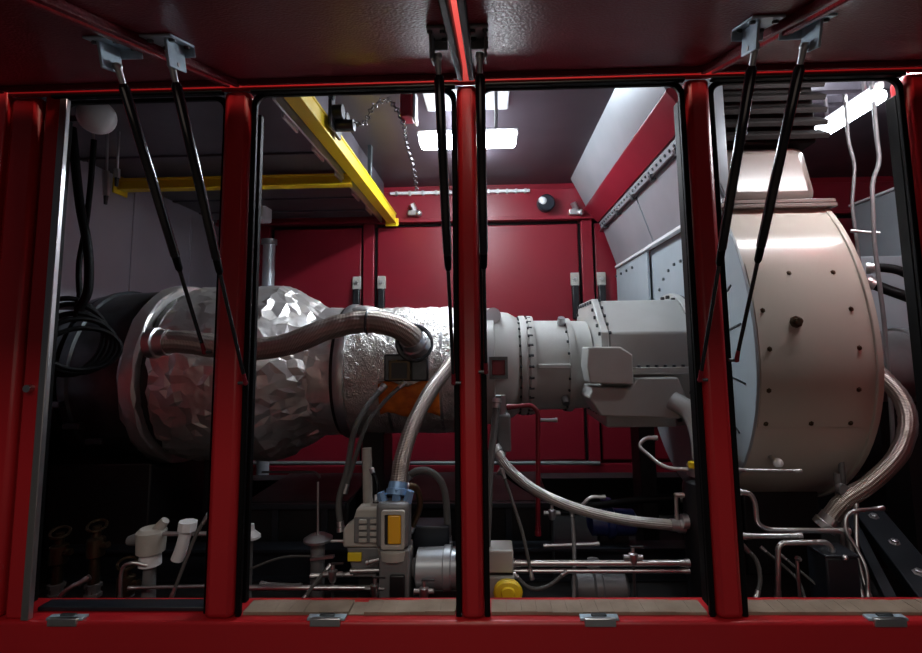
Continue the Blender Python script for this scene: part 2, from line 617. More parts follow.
BAYS = [(-1.93, -1.153, 'far left'), (-1.034, -0.125, 'second from left'), (-0.034, 0.867, 'third from left'), (0.971, 1.798, 'far right')]
for x0, x1, w in BAYS:
    one('opening_seal', ring(MB(), arch(x0, x1, ZS + 0.001, ZH - 0.001, 0.05), arch(x0 + 0.022, x1 - 0.022, ZS + 0.001, ZH - 0.018, 0.05), FY + (0.055 if x0 < -1.5 else 0.032), FY + (0.075 if x0 < -1.5 else 0.052), True).box(x0, x0 + 0.022, FY + 0.08, FB - 0.01, ZS + 0.03, ZH - 0.08).box(x1 - 0.022, x1, FY + 0.055, FB - 0.01, ZS + 0.03, ZH - 0.08).box(x0 + 0.004, x1 - 0.004, FY + 0.002, FY + 0.031, ZH - 0.014, ZH - 0.001),
        'rubber', 'black rubber seal lining the %s opening' % w, 'seal', 'rubber seals of the openings', bev=0.004)

for (x0, x1, _), w in zip(BAYS[1:], ('below the silver foil casing', 'below the white gear housing', 'below the cream casing')):
    mb = MB()
    xs = [x0 + 0.026 + (x1 - x0 - 0.052) * i / 14 for i in range(15)]
    for i in range(14):
        h = 0.013 + 0.004 * noise.noise(Vector((xs[i] * 6, 3, 1)))
        if x0 < -1 and i in (7,):
            h = 0.004
        mb.box(xs[i] + 0.0005, xs[i + 1] - 0.0005, 2.108 + 0.004 * noise.noise(Vector((xs[i] * 5, 0, 0))), 2.205, ZS + 0.0005, ZS + h)
    one('sill_packing', mb, 'tan_strip', 'worn tan packing strip on the red sill ' + w, 'strip', 'packing strips on the sill')
one('sill_packing', MB().box(BAYS[0][0] + .05, BAYS[0][1] - .03, 2.135, 2.205, ZS + 0.0005, ZS + 0.018), 'skid_blue',
    'dark grey strip on the red sill in the far left opening', 'strip', 'packing strips on the sill', bev=0.004)

for px, w in ((75, 'leftmost opening'), (330, 'opening with the foil casing'), (597, 'opening with the white gear housing'), (878, 'rightmost opening')):
    p = W(px, 615, 2.12)
    t = thing('striker_plate', 'small galvanized latch plate on the red sill in the ' + w, 'latch plate', (p.x, 2.12, ZS), 'latch plates on the sill')
    link('plate', MB().box(p.x - 0.075, p.x + 0.075, FY + 0.006, 2.10, ZS + 0.0005, ZS + 0.011), 'galvanized', t, 0.002)
    link('front_lip', MB().box(p.x - 0.06, p.x + 0.06, FY - 0.006, FY + 0.012, ZS - 0.016, ZS + 0.014), 'chrome', t, 0.003)
    link('catch', MB().box(p.x - 0.03, p.x + 0.03, 2.078, 2.095, ZS + 0.010, ZS + 0.018), 'dark_steel', t, 0.003)

# ------------------------------------------------------------------ raised hatches
HA = R(17.2)
HD = Vector((0, -math.cos(HA), -math.sin(HA)))
HN = Vector((0, math.sin(HA), -math.cos(HA)))       # towards the underside
HO = Vector((0, FY - 0.01, Z(1.152)))


def HP(x, s, n=0.0):
    p = HO + HD * s + HN * n
    return Vector((x, p.y, p.z))


HROT = Matrix((Vector((1, 0, 0)), HD, HN)).transposed()


def hbox(mb, x0, x1, s0, s1, n0, n1):
    c = HP((x0 + x1) / 2, (s0 + s1) / 2, (n0 + n1) / 2)
    return mb.obox(c, (x1 - x0, s1 - s0, n1 - n0), HROT)


HL = 1.30
for x0, x1, w in ((-2.12, -1.098, 'far left'), (-1.078, -0.092, 'left of the middle gap'), (-0.067, 0.932, 'right of the middle gap'), (0.954, 2.12, 'far right')):
    t = thing('hatch', 'raised dark red steel hatch over the front, ' + w, 'hatch', HP((x0 + x1) / 2, 0), 'raised hatches')
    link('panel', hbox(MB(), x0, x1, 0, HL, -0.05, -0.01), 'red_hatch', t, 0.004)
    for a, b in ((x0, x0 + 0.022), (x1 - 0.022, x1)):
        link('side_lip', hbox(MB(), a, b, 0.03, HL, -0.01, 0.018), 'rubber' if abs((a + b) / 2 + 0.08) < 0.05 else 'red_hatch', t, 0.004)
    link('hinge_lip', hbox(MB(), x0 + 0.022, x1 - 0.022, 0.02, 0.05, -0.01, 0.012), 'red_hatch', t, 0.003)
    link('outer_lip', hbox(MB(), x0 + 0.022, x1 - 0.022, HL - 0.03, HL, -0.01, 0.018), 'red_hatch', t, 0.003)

# ------------------------------------------------------------------ gas struts
STRUTS = [(107, 205, 352, -1, 'left of the leftmost pair, before the far left opening'),
          (165, 245, 383, 1, 'right of the leftmost pair, crossing the red post'),
          (434, 455, 383, -1, 'just left of the middle red post'),
          (488, 484, 372, 1, 'just right of the middle red post'),
          (757, 698, 380, -1, 'left of the rightmost pair, before the red post'),
          (822, 734, 360, 1, 'right of the rightmost pair, before the cream casing')]
PX = {0: -1.182, 1: -1.005, 2: -0.146, 3: -0.014, 4: 0.846, 5: 0.996}
for i, (tx, bx, by, side, w) in enumerate(STRUTS):
    x = PX[i]
    top = HP(x, 0.60, 0.065)
    bot = Vector((x, FY + 0.0, W(bx, by, FY).z))
    t = thing('gas_strut', 'black gas strut with galvanized bracket, ' + w, 'gas strut', bot, 'gas struts holding the hatches')
    d = (bot - top).normalized()
    L = (bot - top).length
    link('cylinder', MB().lathe(top + d * 0.05, d, [(0, 0.011), (0.012, 0.0165), (0.60, 0.0165), (0.612, 0.012)], 18), 'gloss_black', t)
    link('gland', MB().lathe(top + d * 0.655, d, [(0, 0.014), (0.05, 0.013), (0.06, 0.009)], 14), 'rubber', t)
    link('rod', MB().cyl(top + d * 0.66, bot - d * 0.03, 0.0075, n=12), 'gloss_black', t)
    e = link('end_fitting', MB().cyl(top + d * 0.055, top - d * 0.012, 0.009, 0.012, 12).ball(top, 0.014), 'steel', t)
    link('end_fitting', MB().cyl(bot - d * 0.045, bot, 0.008, 0.009, 12).ball(bot, 0.0105), 'red_pipe', t)
    link('ball_stud', MB().cyl(bot, bot - Vector((side * 0.03, 0, 0)), 0.007, n=10), 'dark_steel', t)
    # bracket: a folded plate under the hatch with a tab carrying the stud
    b = MB()
    hw = 0.05 if i not in (2, 3) else 0.028
    hbox(b, x - hw, x + hw, 0.54, 0.67, -0.009, -0.001)
    hbox(b, x + side * 0.018 - 0.004, x + side * 0.018 + 0.004, 0.555, 0.65, -0.001, 0.08)
    hbox(b, x - hw, x + hw, 0.54, 0.547, -0.001, 0.03)
    br = link('bracket', b, 'galvanized' if i not in (2, 3) else 'motor_grey', t, 0.003)
    link('ball_stud', MB().cyl(top, top + Vector((side * 0.024, 0, 0)), 0.007, n=10), 'steel', t)
    for sx in (-hw * 0.68, hw * 0.68):
        for s in (0.56, 0.64):
            link('bracket_bolt', MB().bolt(HP(x + sx, s, 0.0), HN, 0.009, 0.008), 'dark_steel', br)

# red plate added above the roof to make the middle hatch gap glow
struct('trim_gap_glow', MB().box(-0.6, 0.6, 2.9, 2.95, Z(1.70), Z(2.3)), 'glow_red', 0.006)
hl = bpy.data.lights.new('hall_ceiling_lamp', 'AREA')
hl.size = 0.8
hl.energy = 230
hl.color = (1.0, 0.78, 0.6)
ho = bpy.data.objects.new('hall_ceiling_lamp', hl)
C.objects.link(ho)
ho.location = (0, 1.2, 5.2)
ho.rotation_euler = (R(25), 0, 0)

# ------------------------------------------------------------------ lamps
def tube_lamp(c, along, L, label, w=0.13, h=0.07, lens='lens'):
    """bulkhead lamp: tray, white diffuser, two hangers up to the ceiling"""
    c = Vector(c)
    a = Vector((1, 0, 0)) if along == 'x' else Vector((0, 1, 0))
    t = thing('ceiling_lamp', label, 'lamp', c, 'lamps inside the enclosure')
    s = (L, w, h) if along == 'x' else (w, L, h)
    link('diffuser', MB().obox(c, s), lens, t, 0.025)
    s2 = (L + 0.03, w * 0.4, 0.035) if along == 'x' else (w * 0.4, L + 0.03, 0.035)
    link('tray', MB().obox(c + Vector((0, 0, h / 2 + 0.0175)), s2), 'lamp_white', t, 0.008)
    for k in (-0.3, 0.3):
        p = c + a * L * k + Vector((0, 0, h / 2 + 0.03))
        link('hanger', MB().cyl(p, (p.x, p.y, ZC), 0.012, n=10), 'steel', t)
    return t


t = tube_lamp((-0.11, 3.00, Z(1.272)), 'x', 0.60, 'bright white lamp under the ceiling, behind the middle post')
link('glow_plate', MB().box(-0.40, 0.16, 3.02, 3.30, ZC - 0.03, ZC - 0.001), 'lamp_white', t, 0.01)  # white plate added to catch lamp light, imitating the bright ceiling reflection
tube_lamp((2.25, 3.05, Z(1.395)), 'y', 0.55, 'bright white lamp above the right of the cream casing', w=0.10)
tube_lamp((1.98, 2.26, Z(1.275)), 'x', 0.85, 'white lamp behind the header above the cream casing', w=0.08, lens='lens_header')

tube_lamp((-0.135, 3.80, Z(1.585)), 'y', 0.95, 'added unseen light strip under the ceiling, behind the middle post', w=0.07, h=0.05, lens='lens_added')  # added to light the machinery from above, kept out of view

# ------------------------------------------------------------------ gas turbine
AY, AZ = 3.40, Z(-0.15)


def crumple(a, fx=5.0, seed=0.0, fr=3.0):
    def fn(t, g, r):
        p = Vector((t * fx + seed, math.cos(g) * fr, math.sin(g) * fr))
        w = noise.noise_vector(p * 1.3) * 0.35
        q = abs(noise.noise(p + w)) - 0.2
        q2 = abs(noise.noise(p * 2.3 + Vector((9, 4, 1)))) - 0.2
        return r + a * (q + 0.5 * q2)
    return fn


def facets(prof, n, amp, sh, seed):
    """turned sheet crumpled into flat irregular facets"""
    rnd = random.Random(seed)
    m = MB().lathe(O, AX, prof, n, lambda t, g, r: r + amp * (rnd.random() - 0.5) * 2 + 0.4 * amp * noise.noise(Vector((t * 3, math.cos(g) * 2, math.sin(g) * 2 + seed))), cap=False)
    for i, v in enumerate(m.v):
        if n <= i < len(m.v) - n:
            v.x += rnd.uniform(-sh, sh)
            a = rnd.uniform(-sh, sh) / 0.5
            y, z = v.y - AY, v.z - AZ
            v.y, v.z = AY + y * math.cos(a) - z * math.sin(a), AZ + y * math.sin(a) + z * math.cos(a)
    m.uv = {}
    return m


def fine(prof, step):
    out = []
    for (a, r), (b, q) in zip(prof, prof[1:]):
        n = max(1, int(abs(b - a) / step))
        out += [(a + (b - a) * i / n, r + (q - r) * i / n) for i in range(n)]
    return out + [prof[-1]]


AX = (1, 0, 0)
O = (0, AY, AZ)
tb = thing('gas_turbine', 'gas turbine wrapped in crumpled silver foil, lying across the left half', 'turbine', (-1.2, AY, ZF), None)
AX = (1, 0, 0)
O = (0, AY, AZ)
bel = []
for x, r in ((-2.745, 0.44), (-2.60, 0.44), (-2.59, 0.53), (-2.54, 0.535), (-2.53, 0.50), (-2.50, 0.50), (-2.49, 0.555), (-2.44, 0.56), (-2.43, 0.545), (-2.16, 0.555), (-2.13, 0.545)):
    bel.append((x, r))
link('exhaust_bellows', MB().lathe(O, AX, bel, 72), 'dark_steel', tb)
for i, (x, z) in enumerate(((-2.5, -0.15), (-2.42, -0.28), (-2.34, -0.38))):
    link('bellows_lug', MB().obox((x, AY - math.sqrt(0.56 ** 2 - z * z) - 0.01, AZ + z), (0.10, 0.05, 0.035)), 'dark_steel', tb, 0.006)
link('end_flange', facets(fine([(-2.125, 0.50), (-2.12, 0.575), (-2.10, 0.590), (-2.03, 0.586), (-2.02, 0.575), (-2.015, 0.5)], 0.03), 60, 0.004, 0.006, 2), 'foil', tb, smooth=16, tri=True)
link('groove_band', MB().lathe(O, AX, [(-2.02, 0.535), (-1.965, 0.536)], 72), 'black', tb)
link('foil_jacket', facets(fine([(-1.975, 0.50), (-1.965, 0.555), (-1.93, 0.572), (-1.36, 0.575), (-1.10, 0.425), (-1.06, 0.41)], 0.042), 80, 0.0078, 0.015, 4), 'foil', tb, smooth=11, tri=True)
link('foil_collar', facets(fine([(-1.09, 0.40), (-1.085, 0.424), (-0.92, 0.422), (-0.91, 0.39)], 0.036), 72, 0.0045, 0.010, 9), 'foil', tb, smooth=11, tri=True)
cb = link('clamp_band', MB().lathe(O, AX, [(-0.93, 0.38), (-0.93, 0.440), (-0.915, 0.444), (-0.885, 0.444), (-0.87, 0.440), (-0.87, 0.38)], 96), 'steel', tb)
link('band_gap', MB().lathe(O, AX, [(-0.955, 0.39), (-0.953, 0.428), (-0.933, 0.428), (-0.931, 0.39)], 96), 'black', tb)
link('combustor_jacket', MB().lathe(O, AX, fine([(-0.875, 0.41), (-0.87, 0.416), (-0.12, 0.412), (-0.115, 0.40)], 0.016), 180, crumple(0.016, 9, 8, 5)), 'foil_dimple', tb)
for x in (-0.62, -0.30):
    link('jacket_strap', MB().lathe(O, AX, [(x, 0.40), (x, 0.417), (x + 0.018, 0.417), (x + 0.018, 0.40)], 80), 'steel', tb)
# cap of foil tied on top of the collar, and the outlet the big hose bolts to
link('foil_tuft', MB().ball(W(365, 312, 3.25), 0.10, 20, 12, (1.0, 0.8, 0.42)), 'foil', tb)
link('outlet_boss', MB().box(-0.62, -0.36, 2.955, 3.1, Z(-0.20), Z(-0.04)), 'dark_steel', tb, 0.01)
bx = link('igniter_box', MB().box(-0.585, -0.455, 2.91, 2.956, Z(-0.195), Z(-0.075)), 'brass', tb, 0.006)
link('igniter_window', MB().box(-0.565, -0.475, 2.903, 2.912, Z(-0.18), Z(-0.09)), 'black', bx)
mb = MB()
mb.lathe((-0.53, AY, AZ), AX, fine([(-0.17, 0.41), (-0.16, 0.447), (0.18, 0.447), (0.19, 0.41)], 0.03), 30, lambda t_, g, r: r)
ok = MB()      # rust-coloured cloth pad under the outlet: a curved patch
P0 = len(ok.v)
for i in range(9):
    for k in range(8):
        x = -0.66 + 0.36 * i / 8
        g = R(-36 + 27 * k / 7) + 0.05 * math.sin(i * 1.3)
        rr = 0.432 + 0.006 * noise.noise(Vector((x * 20, k, 2)))
        ok.v.append(Vector((x, AY - rr * math.cos(g), AZ + rr * math.sin(g) * 1.0)))
for i in range(8):
    for k in range(7):
        ok.face([i * 8 + k, i * 8 + k + 1, (i + 1) * 8 + k + 1, (i + 1) * 8 + k])
o = link('heat_pad', ok, 'orange_rust', tb)
sm = o.modifiers.new('thick', 'SOLIDIFY')
sm.thickness = 0.02
link('exhaust_shade_block', MB().prism([(2.98, ZF), (3.9, ZF), (3.9, Z(-0.62)), (3.68, Z(-0.735)), (3.12, Z(-0.735)), (2.98, Z(-0.66))], 'x', -2.62, -2.0), 'skid', tb, 0.01)  # black block added for the darkness under the bellows
for x, w_ in ((-1.75, 0.09), (-0.75, 0.07), ):
    link('support_foot', MB().box(x - w_, x + w_, AY - 0.15, AY + 0.15, ZF, AZ - 0.38), 'skid', tb, 0.01)

# ------------------------------------------------------------------ compressor casing
OC = (0, AY, Z(-0.13))
cp = thing('compressor_casing', 'white painted round compressor casing with bolted flanges, right of the middle post', 'compressor', (0.3, AY, ZF))
link('inlet_drum', MB().lathe(OC, AX, [(-0.11, 0.30), (-0.105, 0.38), (0.03, 0.385), (0.035, 0.365), (0.13, 0.350), (0.19, 0.315), (0.20, 0.30)], 72), 'white_paint', cp)
fl = link('flange', MB().lathe(OC, AX, [(0.20, 0.27), (0.20, 0.328), (0.235, 0.330), (0.24, 0.318), (0.25, 0.318), (0.255, 0.328), (0.29, 0.324), (0.292, 0.27)], 72), 'white_paint', cp)
link('flange_bolts', MB().bolt_ring((0.245, AY, Z(-0.13)), AX, 0.321, 30, 0.010, 0.03).bolt_ring((0.199, AY, Z(-0.13)), (-1, 0, 0), 0.315, 30, 0.009, 0.012), 'dark_steel', fl, kind='stuff')
link('barrel', MB().lathe(OC, AX, [(0.29, 0.28), (0.29, 0.295), (0.50, 0.292), (0.50, 0.28)], 72), 'white_paint', cp)
link('barrel', MB().lathe(OC, AX, [(0.53, 0.26), (0.53, 0.290), (0.62, 0.288), (0.645, 0.285), (0.645, 0.26)], 72), 'white_paint', cp)
fl = link('flange', MB().lathe(OC, AX, [(0.497, 0.26), (0.497, 0.308), (0.535, 0.308), (0.537, 0.26)], 72), 'white_paint', cp)
link('flange_bolts', MB().bolt_ring((0.497, AY, Z(-0.13)), (-1, 0, 0), 0.300, 24, 0.009, 0.012), 'dark_steel', fl, kind='stuff')
link('split_bar', MB().box(0.30, 0.495, AY - 0.318, AY - 0.28, Z(-0.145), Z(-0.115)), 'white_paint', cp, 0.005)
for g in (62, -42):
    link('bleed_plug', MB().cyl((0.47, AY - 0.30 * math.cos(R(g)), Z(-0.13) + 0.30 * math.sin(R(g))), (0.47, AY - 0.345 * math.cos(R(g)), Z(-0.13) + 0.345 * math.sin(R(g))), 0.028, 0.022, 14), 'steel', cp)
link('sight_window', MB().box(0.015, 0.095, AY - 0.386, AY - 0.34, Z(-0.175), Z(-0.085)), 'red_pipe', cp, 0.004)
link('window_frame', ring(MB(), [(0.0, Z(-0.195)), (0.11, Z(-0.195)), (0.11, Z(-0.065)), (0.0, Z(-0.065))], [(0.015, Z(-0.175)), (0.095, Z(-0.175)), (0.095, Z(-0.085)), (0.015, Z(-0.085))], AY - 0.396, AY - 0.35), 'dark_steel', cp)
g = thing('pressure_gauge', 'small round white gauge on top of the white compressor casing', 'gauge', (0.03, 3.16, Z(0.165)))
link('case', MB().cyl((0.03, 3.155, Z(0.19)), (0.03, 3.20, Z(0.19)), 0.05, n=24), 'steel', g)
link('dial', MB().cyl((0.03, 3.148, Z(0.19)), (0.03, 3.157, Z(0.19)), 0.045, n=24), 'lamp_white', g)
link('stem', MB().cyl((0.03, 3.18, Z(0.145)), (0.03, 3.18, Z(0.09)), 0.014, n=10), 'brass', g)

# ------------------------------------------------------------------ gear housing
gb = thing('gear_housing', 'angular white gear housing with sloped top beside the cream casing', 'gearbox', (0.95, AY, ZF))
OCT = [(2.95, 0.065), (3.19, 0.275), (3.61, 0.275), (3.85, 0.065), (3.85, -0.135), (3.70, -0.42), (3.12, -0.42), (2.95, -0.135)]


def grow(P, k):
    return [(3.4 + (y - 3.4) * k, Z(-0.07) + (z + 0.07) * k) for y, z in P]


link('case', MB().prism(grow(OCT, 1.0), 'x', 0.70, 1.205), 'white_paint', gb, 0.012)
ef = link('end_flange', MB().prism(grow(OCT, 1.035), 'x', 0.655, 0.698), 'white_paint', gb, 0.006)
mb = MB()
for (y0, z0), (y1, z1) in zip(OCT, OCT[1:] + OCT[:1]):
    n = max(2, int(math.hypot(y1 - y0, z1 - z0) / 0.075))
    for i in range(n):
        y, z = y0 + (y1 - y0) * i / n, z0 + (z1 - z0) * i / n
        mb.bolt((0.655, 3.4 + (y - 3.4) * 0.97, Z(-0.07 + (z + 0.07) * 0.97)), (-1, 0, 0), 0.012, 0.012)
        mb.bolt((0.70, 3.4 + (y - 3.4) * 1.01, Z(-0.07 + (z + 0.07) * 1.01)), (1, 0, 0), 0.011, 0.015)
link('flange_bolts', mb, 'dark_steel', ef, kind='stuff')
lp = link('split_flange', MB().box(0.735, 1.205, 2.905, 3.0, Z(-0.175), Z(-0.135)), 'white_paint', gb, 0.004)
mb = MB()
for i in range(9):
    mb.bolt((0.76 + i * 0.05, 2.925, Z(-0.135)), (0, 0, 1), 0.011, 0.014)
link('flange_bolts', mb, 'dark_steel', lp, kind='stuff')
link('oil_box', MB().prism([(0.555, Z(-0.015)), (0.735, Z(-0.015)), (0.80, Z(-0.06)), (0.80, Z(-0.225)), (0.56, Z(-0.215)), (0.545, Z(-0.12))], 'y', 2.83, 3.02), 'white_paint', gb, 0.008)
link('lower_cover', MB().prism([(0.83, Z(-0.19)), (1.06, Z(-0.19)), (1.10, Z(-0.30)), (1.06, Z(-0.42)), (0.62, Z(-0.40)), (0.56, Z(-0.30)), (0.58, Z(-0.235)), (0.79, Z(-0.25))], 'y', 2.87, 3.15), 'white_paint', gb, 0.01)
link('sump', MB().box(0.70, 1.12, 3.10, 3.70, Z(-0.50), Z(-0.41)), 'white_paint', gb, 0.01)
for x in (1.0,):
    link('support_leg', MB().box(x - 0.05, x + 0.05, 3.3, 3.5, ZF, Z(-0.50)), 'skid', gb, 0.006)
hub = link('coupling_hub', MB().lathe((0, AY, Z(-0.10)), AX, [(1.205, 0.30), (1.205, 0.43), (1.225, 0.435), (1.245, 0.43), (1.25, 0.40), (1.312, 0.40)], 64), 'white_paint', gb)
link('hub_groove', MB().lathe((0, AY, Z(-0.10)), AX, [(1.251, 0.38), (1.251, 0.422), (1.272, 0.422), (1.272, 0.38)], 64), 'black', hub)
link('hub_bolts', MB().bolt_ring((1.203, AY, Z(-0.10)), (-1, 0, 0), 0.408, 26, 0.013, 0.02), 'black', hub, kind='stuff')
link('drain_elbow', MB().tube(smooth_path([W(672, 400, 2.86), W(690, 412, 2.80), W(700, 435, 2.76), W(703, 466, 2.75)], 6), 0.052, 20), 'white_paint', gb)

# ------------------------------------------------------------------ cream casing (volute)
VY, VZ, VA, VB = 3.37, -0.07, 0.87, 1.10
VX0, VX1 = 1.318, 1.875
ZTOP = 0.735


def vol_front(z, off=0.0):
    """front outline of the casing at relative height z -> (y, normal)"""
    b = VB if z > VZ else VA
    s = max(-1, min(1, (z - VZ) / b))
    c = math.sqrt(max(0, 1 - s * s))
    n = Vector((0, -c / VA, s / b)).normalized()
    return Vector((0, VY - VA * c, Z(z))) + n * off, n


def vol_outline(k=0.0, n=64):
    pts = []
    t0 = math.asin((ZTOP - VZ) / VB)
    for i in range(n + 1):
        a = t0 - (PI + 2 * t0) * i / n
        b = VB if math.sin(a) > 0 else VA
        pts.append((VY - (VA + k) * math.cos(a), Z(VZ + (b + k) * math.sin(a) if math.sin(a) < 0 else VZ + b * math.sin(a))))
    return pts


vol = thing('turbine_casing', 'large cream rounded casing with bolted front cover, in the right opening', 'casing', (1.63, VY, ZF))
link('shell', MB().prism(vol_outline(), 'x', VX0, VX1), 'cream', vol, 0.0, 30)
link('rim', MB().prism(vol_outline(0.014), 'x', VX1, VX1 + 0.03), 'cream', vol, 0.004, 30)
link('side_plate', MB().prism(vol_outline(0.004), 'x', VX0 - 0.016, VX0 - 0.0005), 'plate_grey', vol, 0.003, 30)
cv = MB()
N = 30
for i in range(N + 1):
    z = -0.42 + (0.40 + 0.42) * i / N
    p, n = vol_front(z, 0.0055)
    q, _ = vol_front(z, -0.01)
    for x, pp in ((VX0 + 0.004, p), (VX1 - 0.045, p), (VX1 - 0.045, q), (VX0 + 0.004, q)):
        cv.v.append(Vector((x, pp.y, pp.z)))
for i in range(N):
    for k in range(4):
        cv.face([i * 4 + k, i * 4 + (k + 1) % 4, (i + 1) * 4 + (k + 1) % 4, (i + 1) * 4 + k])
cv.face([0, 1, 2, 3])
cv.face([N * 4 + 3, N * 4 + 2, N * 4 + 1, N * 4])
cov = link('front_cover', cv, 'cream', vol, 0.0, 40)
sp = []
for x, z in ((1.53, 0.345), (1.75, 0.345), (1.36, 0.155), (1.79, 0.155), (1.37, -0.035), (1.80, -0.035), (1.36, -0.235), (1.79, -0.235), (1.36, -0.40), (1.58, -0.40), (1.77, -0.40)):
    p, n = vol_front(z, 0.004)
    sp.append((Vector((x, p.y, p.z)), n))
bolts(cov, sp, 0.009, 0.010, 'brass')
p, n = vol_front(0.095, 0.004)
link('cover_plug', MB().lathe((1.51, p.y, p.z), n, [(0, 0.030), (0.012, 0.030), (0.014, 0.018), (0.04, 0.016)], 8), 'brass', vol)
yf = vol_front(ZTOP)[0].y
link('top_flange', MB().box(VX0 - 0.016, VX1 + 0.05, yf - 0.05, 2 * VY - yf + 0.05, Z(0.735), Z(0.757)), 'taupe', vol, 0.004)
link('neck_flange', MB().box(VX0 - 0.01, VX1 + 0.045, yf - 0.045, 2 * VY - yf + 0.045, Z(0.760), Z(0.782)), 'taupe', vol, 0.004)
nk = MB().box(VX0 + 0.03, VX1 - 0.01, yf - 0.01, 2 * VY - yf + 0.01, Z(0.782), Z(1.13))
for v in nk.v:
    if v.z > Z(1):
        v.x = 1.60 + (v.x - 1.60) * 0.92
        v.y += 0.06 if v.y < VY else -0.06
link('neck', nk, 'taupe', vol, 0.06)
for i in range(6):
    link('louvre_slat', MB().obox(((VX0 + VX1) / 2 + 0.01, yf - 0.01, Z(1.165 + i * 0.075)), (VX1 - VX0 + 0.06, 0.10, 0.03), Matrix.Rotation(R(35), 3, 'X')), 'louvre', vol, 0.004)
link('louvre_core', MB().box(VX0 + 0.01, VX1 + 0.02, yf + 0.03, 2 * VY - yf, Z(1.132), ZC - 0.06), 'louvre', vol, 0.01)
link('pedestal', MB().box(1.42, 1.84, VY - 0.4, VY + 0.4, ZF, Z(-0.82)), 'skid', vol, 0.01)
# radial stiffeners on the grey side plate
for g in (12, 28, 44, -10, -30):
    a, b = 0.50, 0.80
    y0, z0, y1, z1 = AY - a * math.cos(R(g)), Z(-0.07) + a * math.sin(R(g)), AY - b * math.cos(R(g)), Z(-0.07) + b * math.sin(R(g))
    link('rib', MB().bar((VX0 - 0.018, y0, z0), (VX0 - 0.018, y1, z1), 0.008, 0.008), 'dark_steel', vol)
mb = MB()
for g in range(20, 175, 11):
    mb.bolt((VX0 - 0.016, AY - 0.62 * math.cos(R(g)), Z(-0.07) + 0.62 * math.sin(R(g))), (-1, 0, 0), 0.012, 0.014)
link('plate_bolts', mb, 'dark_steel', vol, kind='stuff')
bh = one('bulkhead_plate', MB().box(VX0 - 0.055, VX0 - 0.035, 3.95, YB - 0.10, Z(-0.38), Z(0.785)), 'plate_grey', 'grey bulkhead plate between the gear housing and the rear wall', 'plate', bev=0.004)
mb = MB()
for i in range(8):
    mb.bolt((VX0 - 0.055, 4.34 + 0.55 * (i % 4) / 3, Z(0.66 - 0.3 * (i // 4))), (-1, 0, 0), 0.012, 0.014)
link('plate_bolts', mb, 'dark_steel', bh, kind='stuff')

# ------------------------------------------------------------------ intake plenum hanging over the gear housing
pl = thing('intake_plenum', 'grey sheet metal intake plenum hanging above the white gear housing', 'duct', (1.1, 3.8, Z(0.79)))
Y0, Y1 = 2.60, YB - 0.14
link('casing', MB().prism([(0.84, ZC - 0.001), (0.99, Z(1.34)), (1.11, Z(1.215)), (1.262, Z(0.755)), (1.283, Z(0.755)), (1.283, ZC - 0.001)], 'y', Y0, Y1), 'duct_grey', pl, 0.004)
link('red_beam', MB().prism([(0.970, Z(1.345)), (1.092, Z(1.190)), (1.125, Z(1.215)), (1.125, Z(1.365)), (0.982, Z(1.365))], 'y', Y0 - 0.02, Y1), 'red_wall', pl, 0.005)
sl = Vector((0.152, 0, -0.46)).normalized()
nn = Vector((-0.46, 0, -0.152)).normalized()
base = Vector((1.11, 0, Z(1.215)))
rot = Matrix((sl, Vector((0, 1, 0)), -nn)).transposed()
for k in range(2):
    ya, yb = Y0 + 0.02 + k * 1.13, Y0 + 1.12 + k * 1.11
    c = base + sl * 0.29 + nn * 0.004
    link('hopper_panel', MB().obox((c.x, (ya + yb) / 2, c.z), (0.37, yb - ya, 0.008), rot), 'duct_grey', pl, 0.003)
c = base + sl * 0.055 + nn * 0.008
st = link('clip_strip', MB().obox((c.x, (Y0 + Y1) / 2, c.z), (0.06, Y1 - Y0, 0.014), rot), 'duct_grey', pl, 0.003)
mb = MB()
for i in range(29):
    q = c + nn * 0.007
    mb.bolt((q.x, Y0 + 0.04 + i * 0.078, q.z), nn, 0.011, 0.008)
link('strip_rivets', mb, 'dark_steel', st, kind='stuff')
c = base + sl * 0.10 + nn * 0.022
ck = link('cable_run', MB().cyl((c.x, Y0, c.z), (c.x, Y1, c.z), 0.014, n=12), 'black', pl)
for i in range(5):
    link('cable_clamp', MB().obox((c.x, Y0 + 0.25 + i * 0.45, c.z), (0.045, 0.035, 0.042), rot), 'dark_steel', ck, 0.004)
link('drip_edge', MB().box(1.240, 1.283, Y0, Y1, Z(0.732), Z(0.757)), 'lamp_white', pl, 0.004)


# ------------------------------------------------------------------ hoses and pipes
def pts(P, Y=None):
    return [W(p[0], p[1], p[2] if len(p) > 2 else Y) for p in P]


def hose(name, label, P, r, material, cat='hose', fit='steel', group=None, Y=None, n=14, fl=0.05, smooth=True, rad=0.05, corr=None, ends=True):
    """a run of hose or pipe with a ferrule at each end"""
    q = pts(P, Y)
    path = smooth_path(q, 10) if smooth else round_path(q, rad)
    t = thing(name, label, cat, min(path, key=lambda v: v.z), group)
    link('run', MB().tube(path, r, n, corr), material, t, smooth=60)
    if ends:
        for a, b in ((path[0], path[1]), (path[-1], path[-2])):
            d = (b - a).normalized()
            link('end_fitting', MB().lathe(a - d * 0.008, d, [(0, r * 0.9), (0.001, r * 1.35), (fl * 0.45, r * 1.35), (fl * 0.5, r * 1.18), (fl, r * 1.15)], 12), fit, t)
    return t


def cat_(P):
    return P


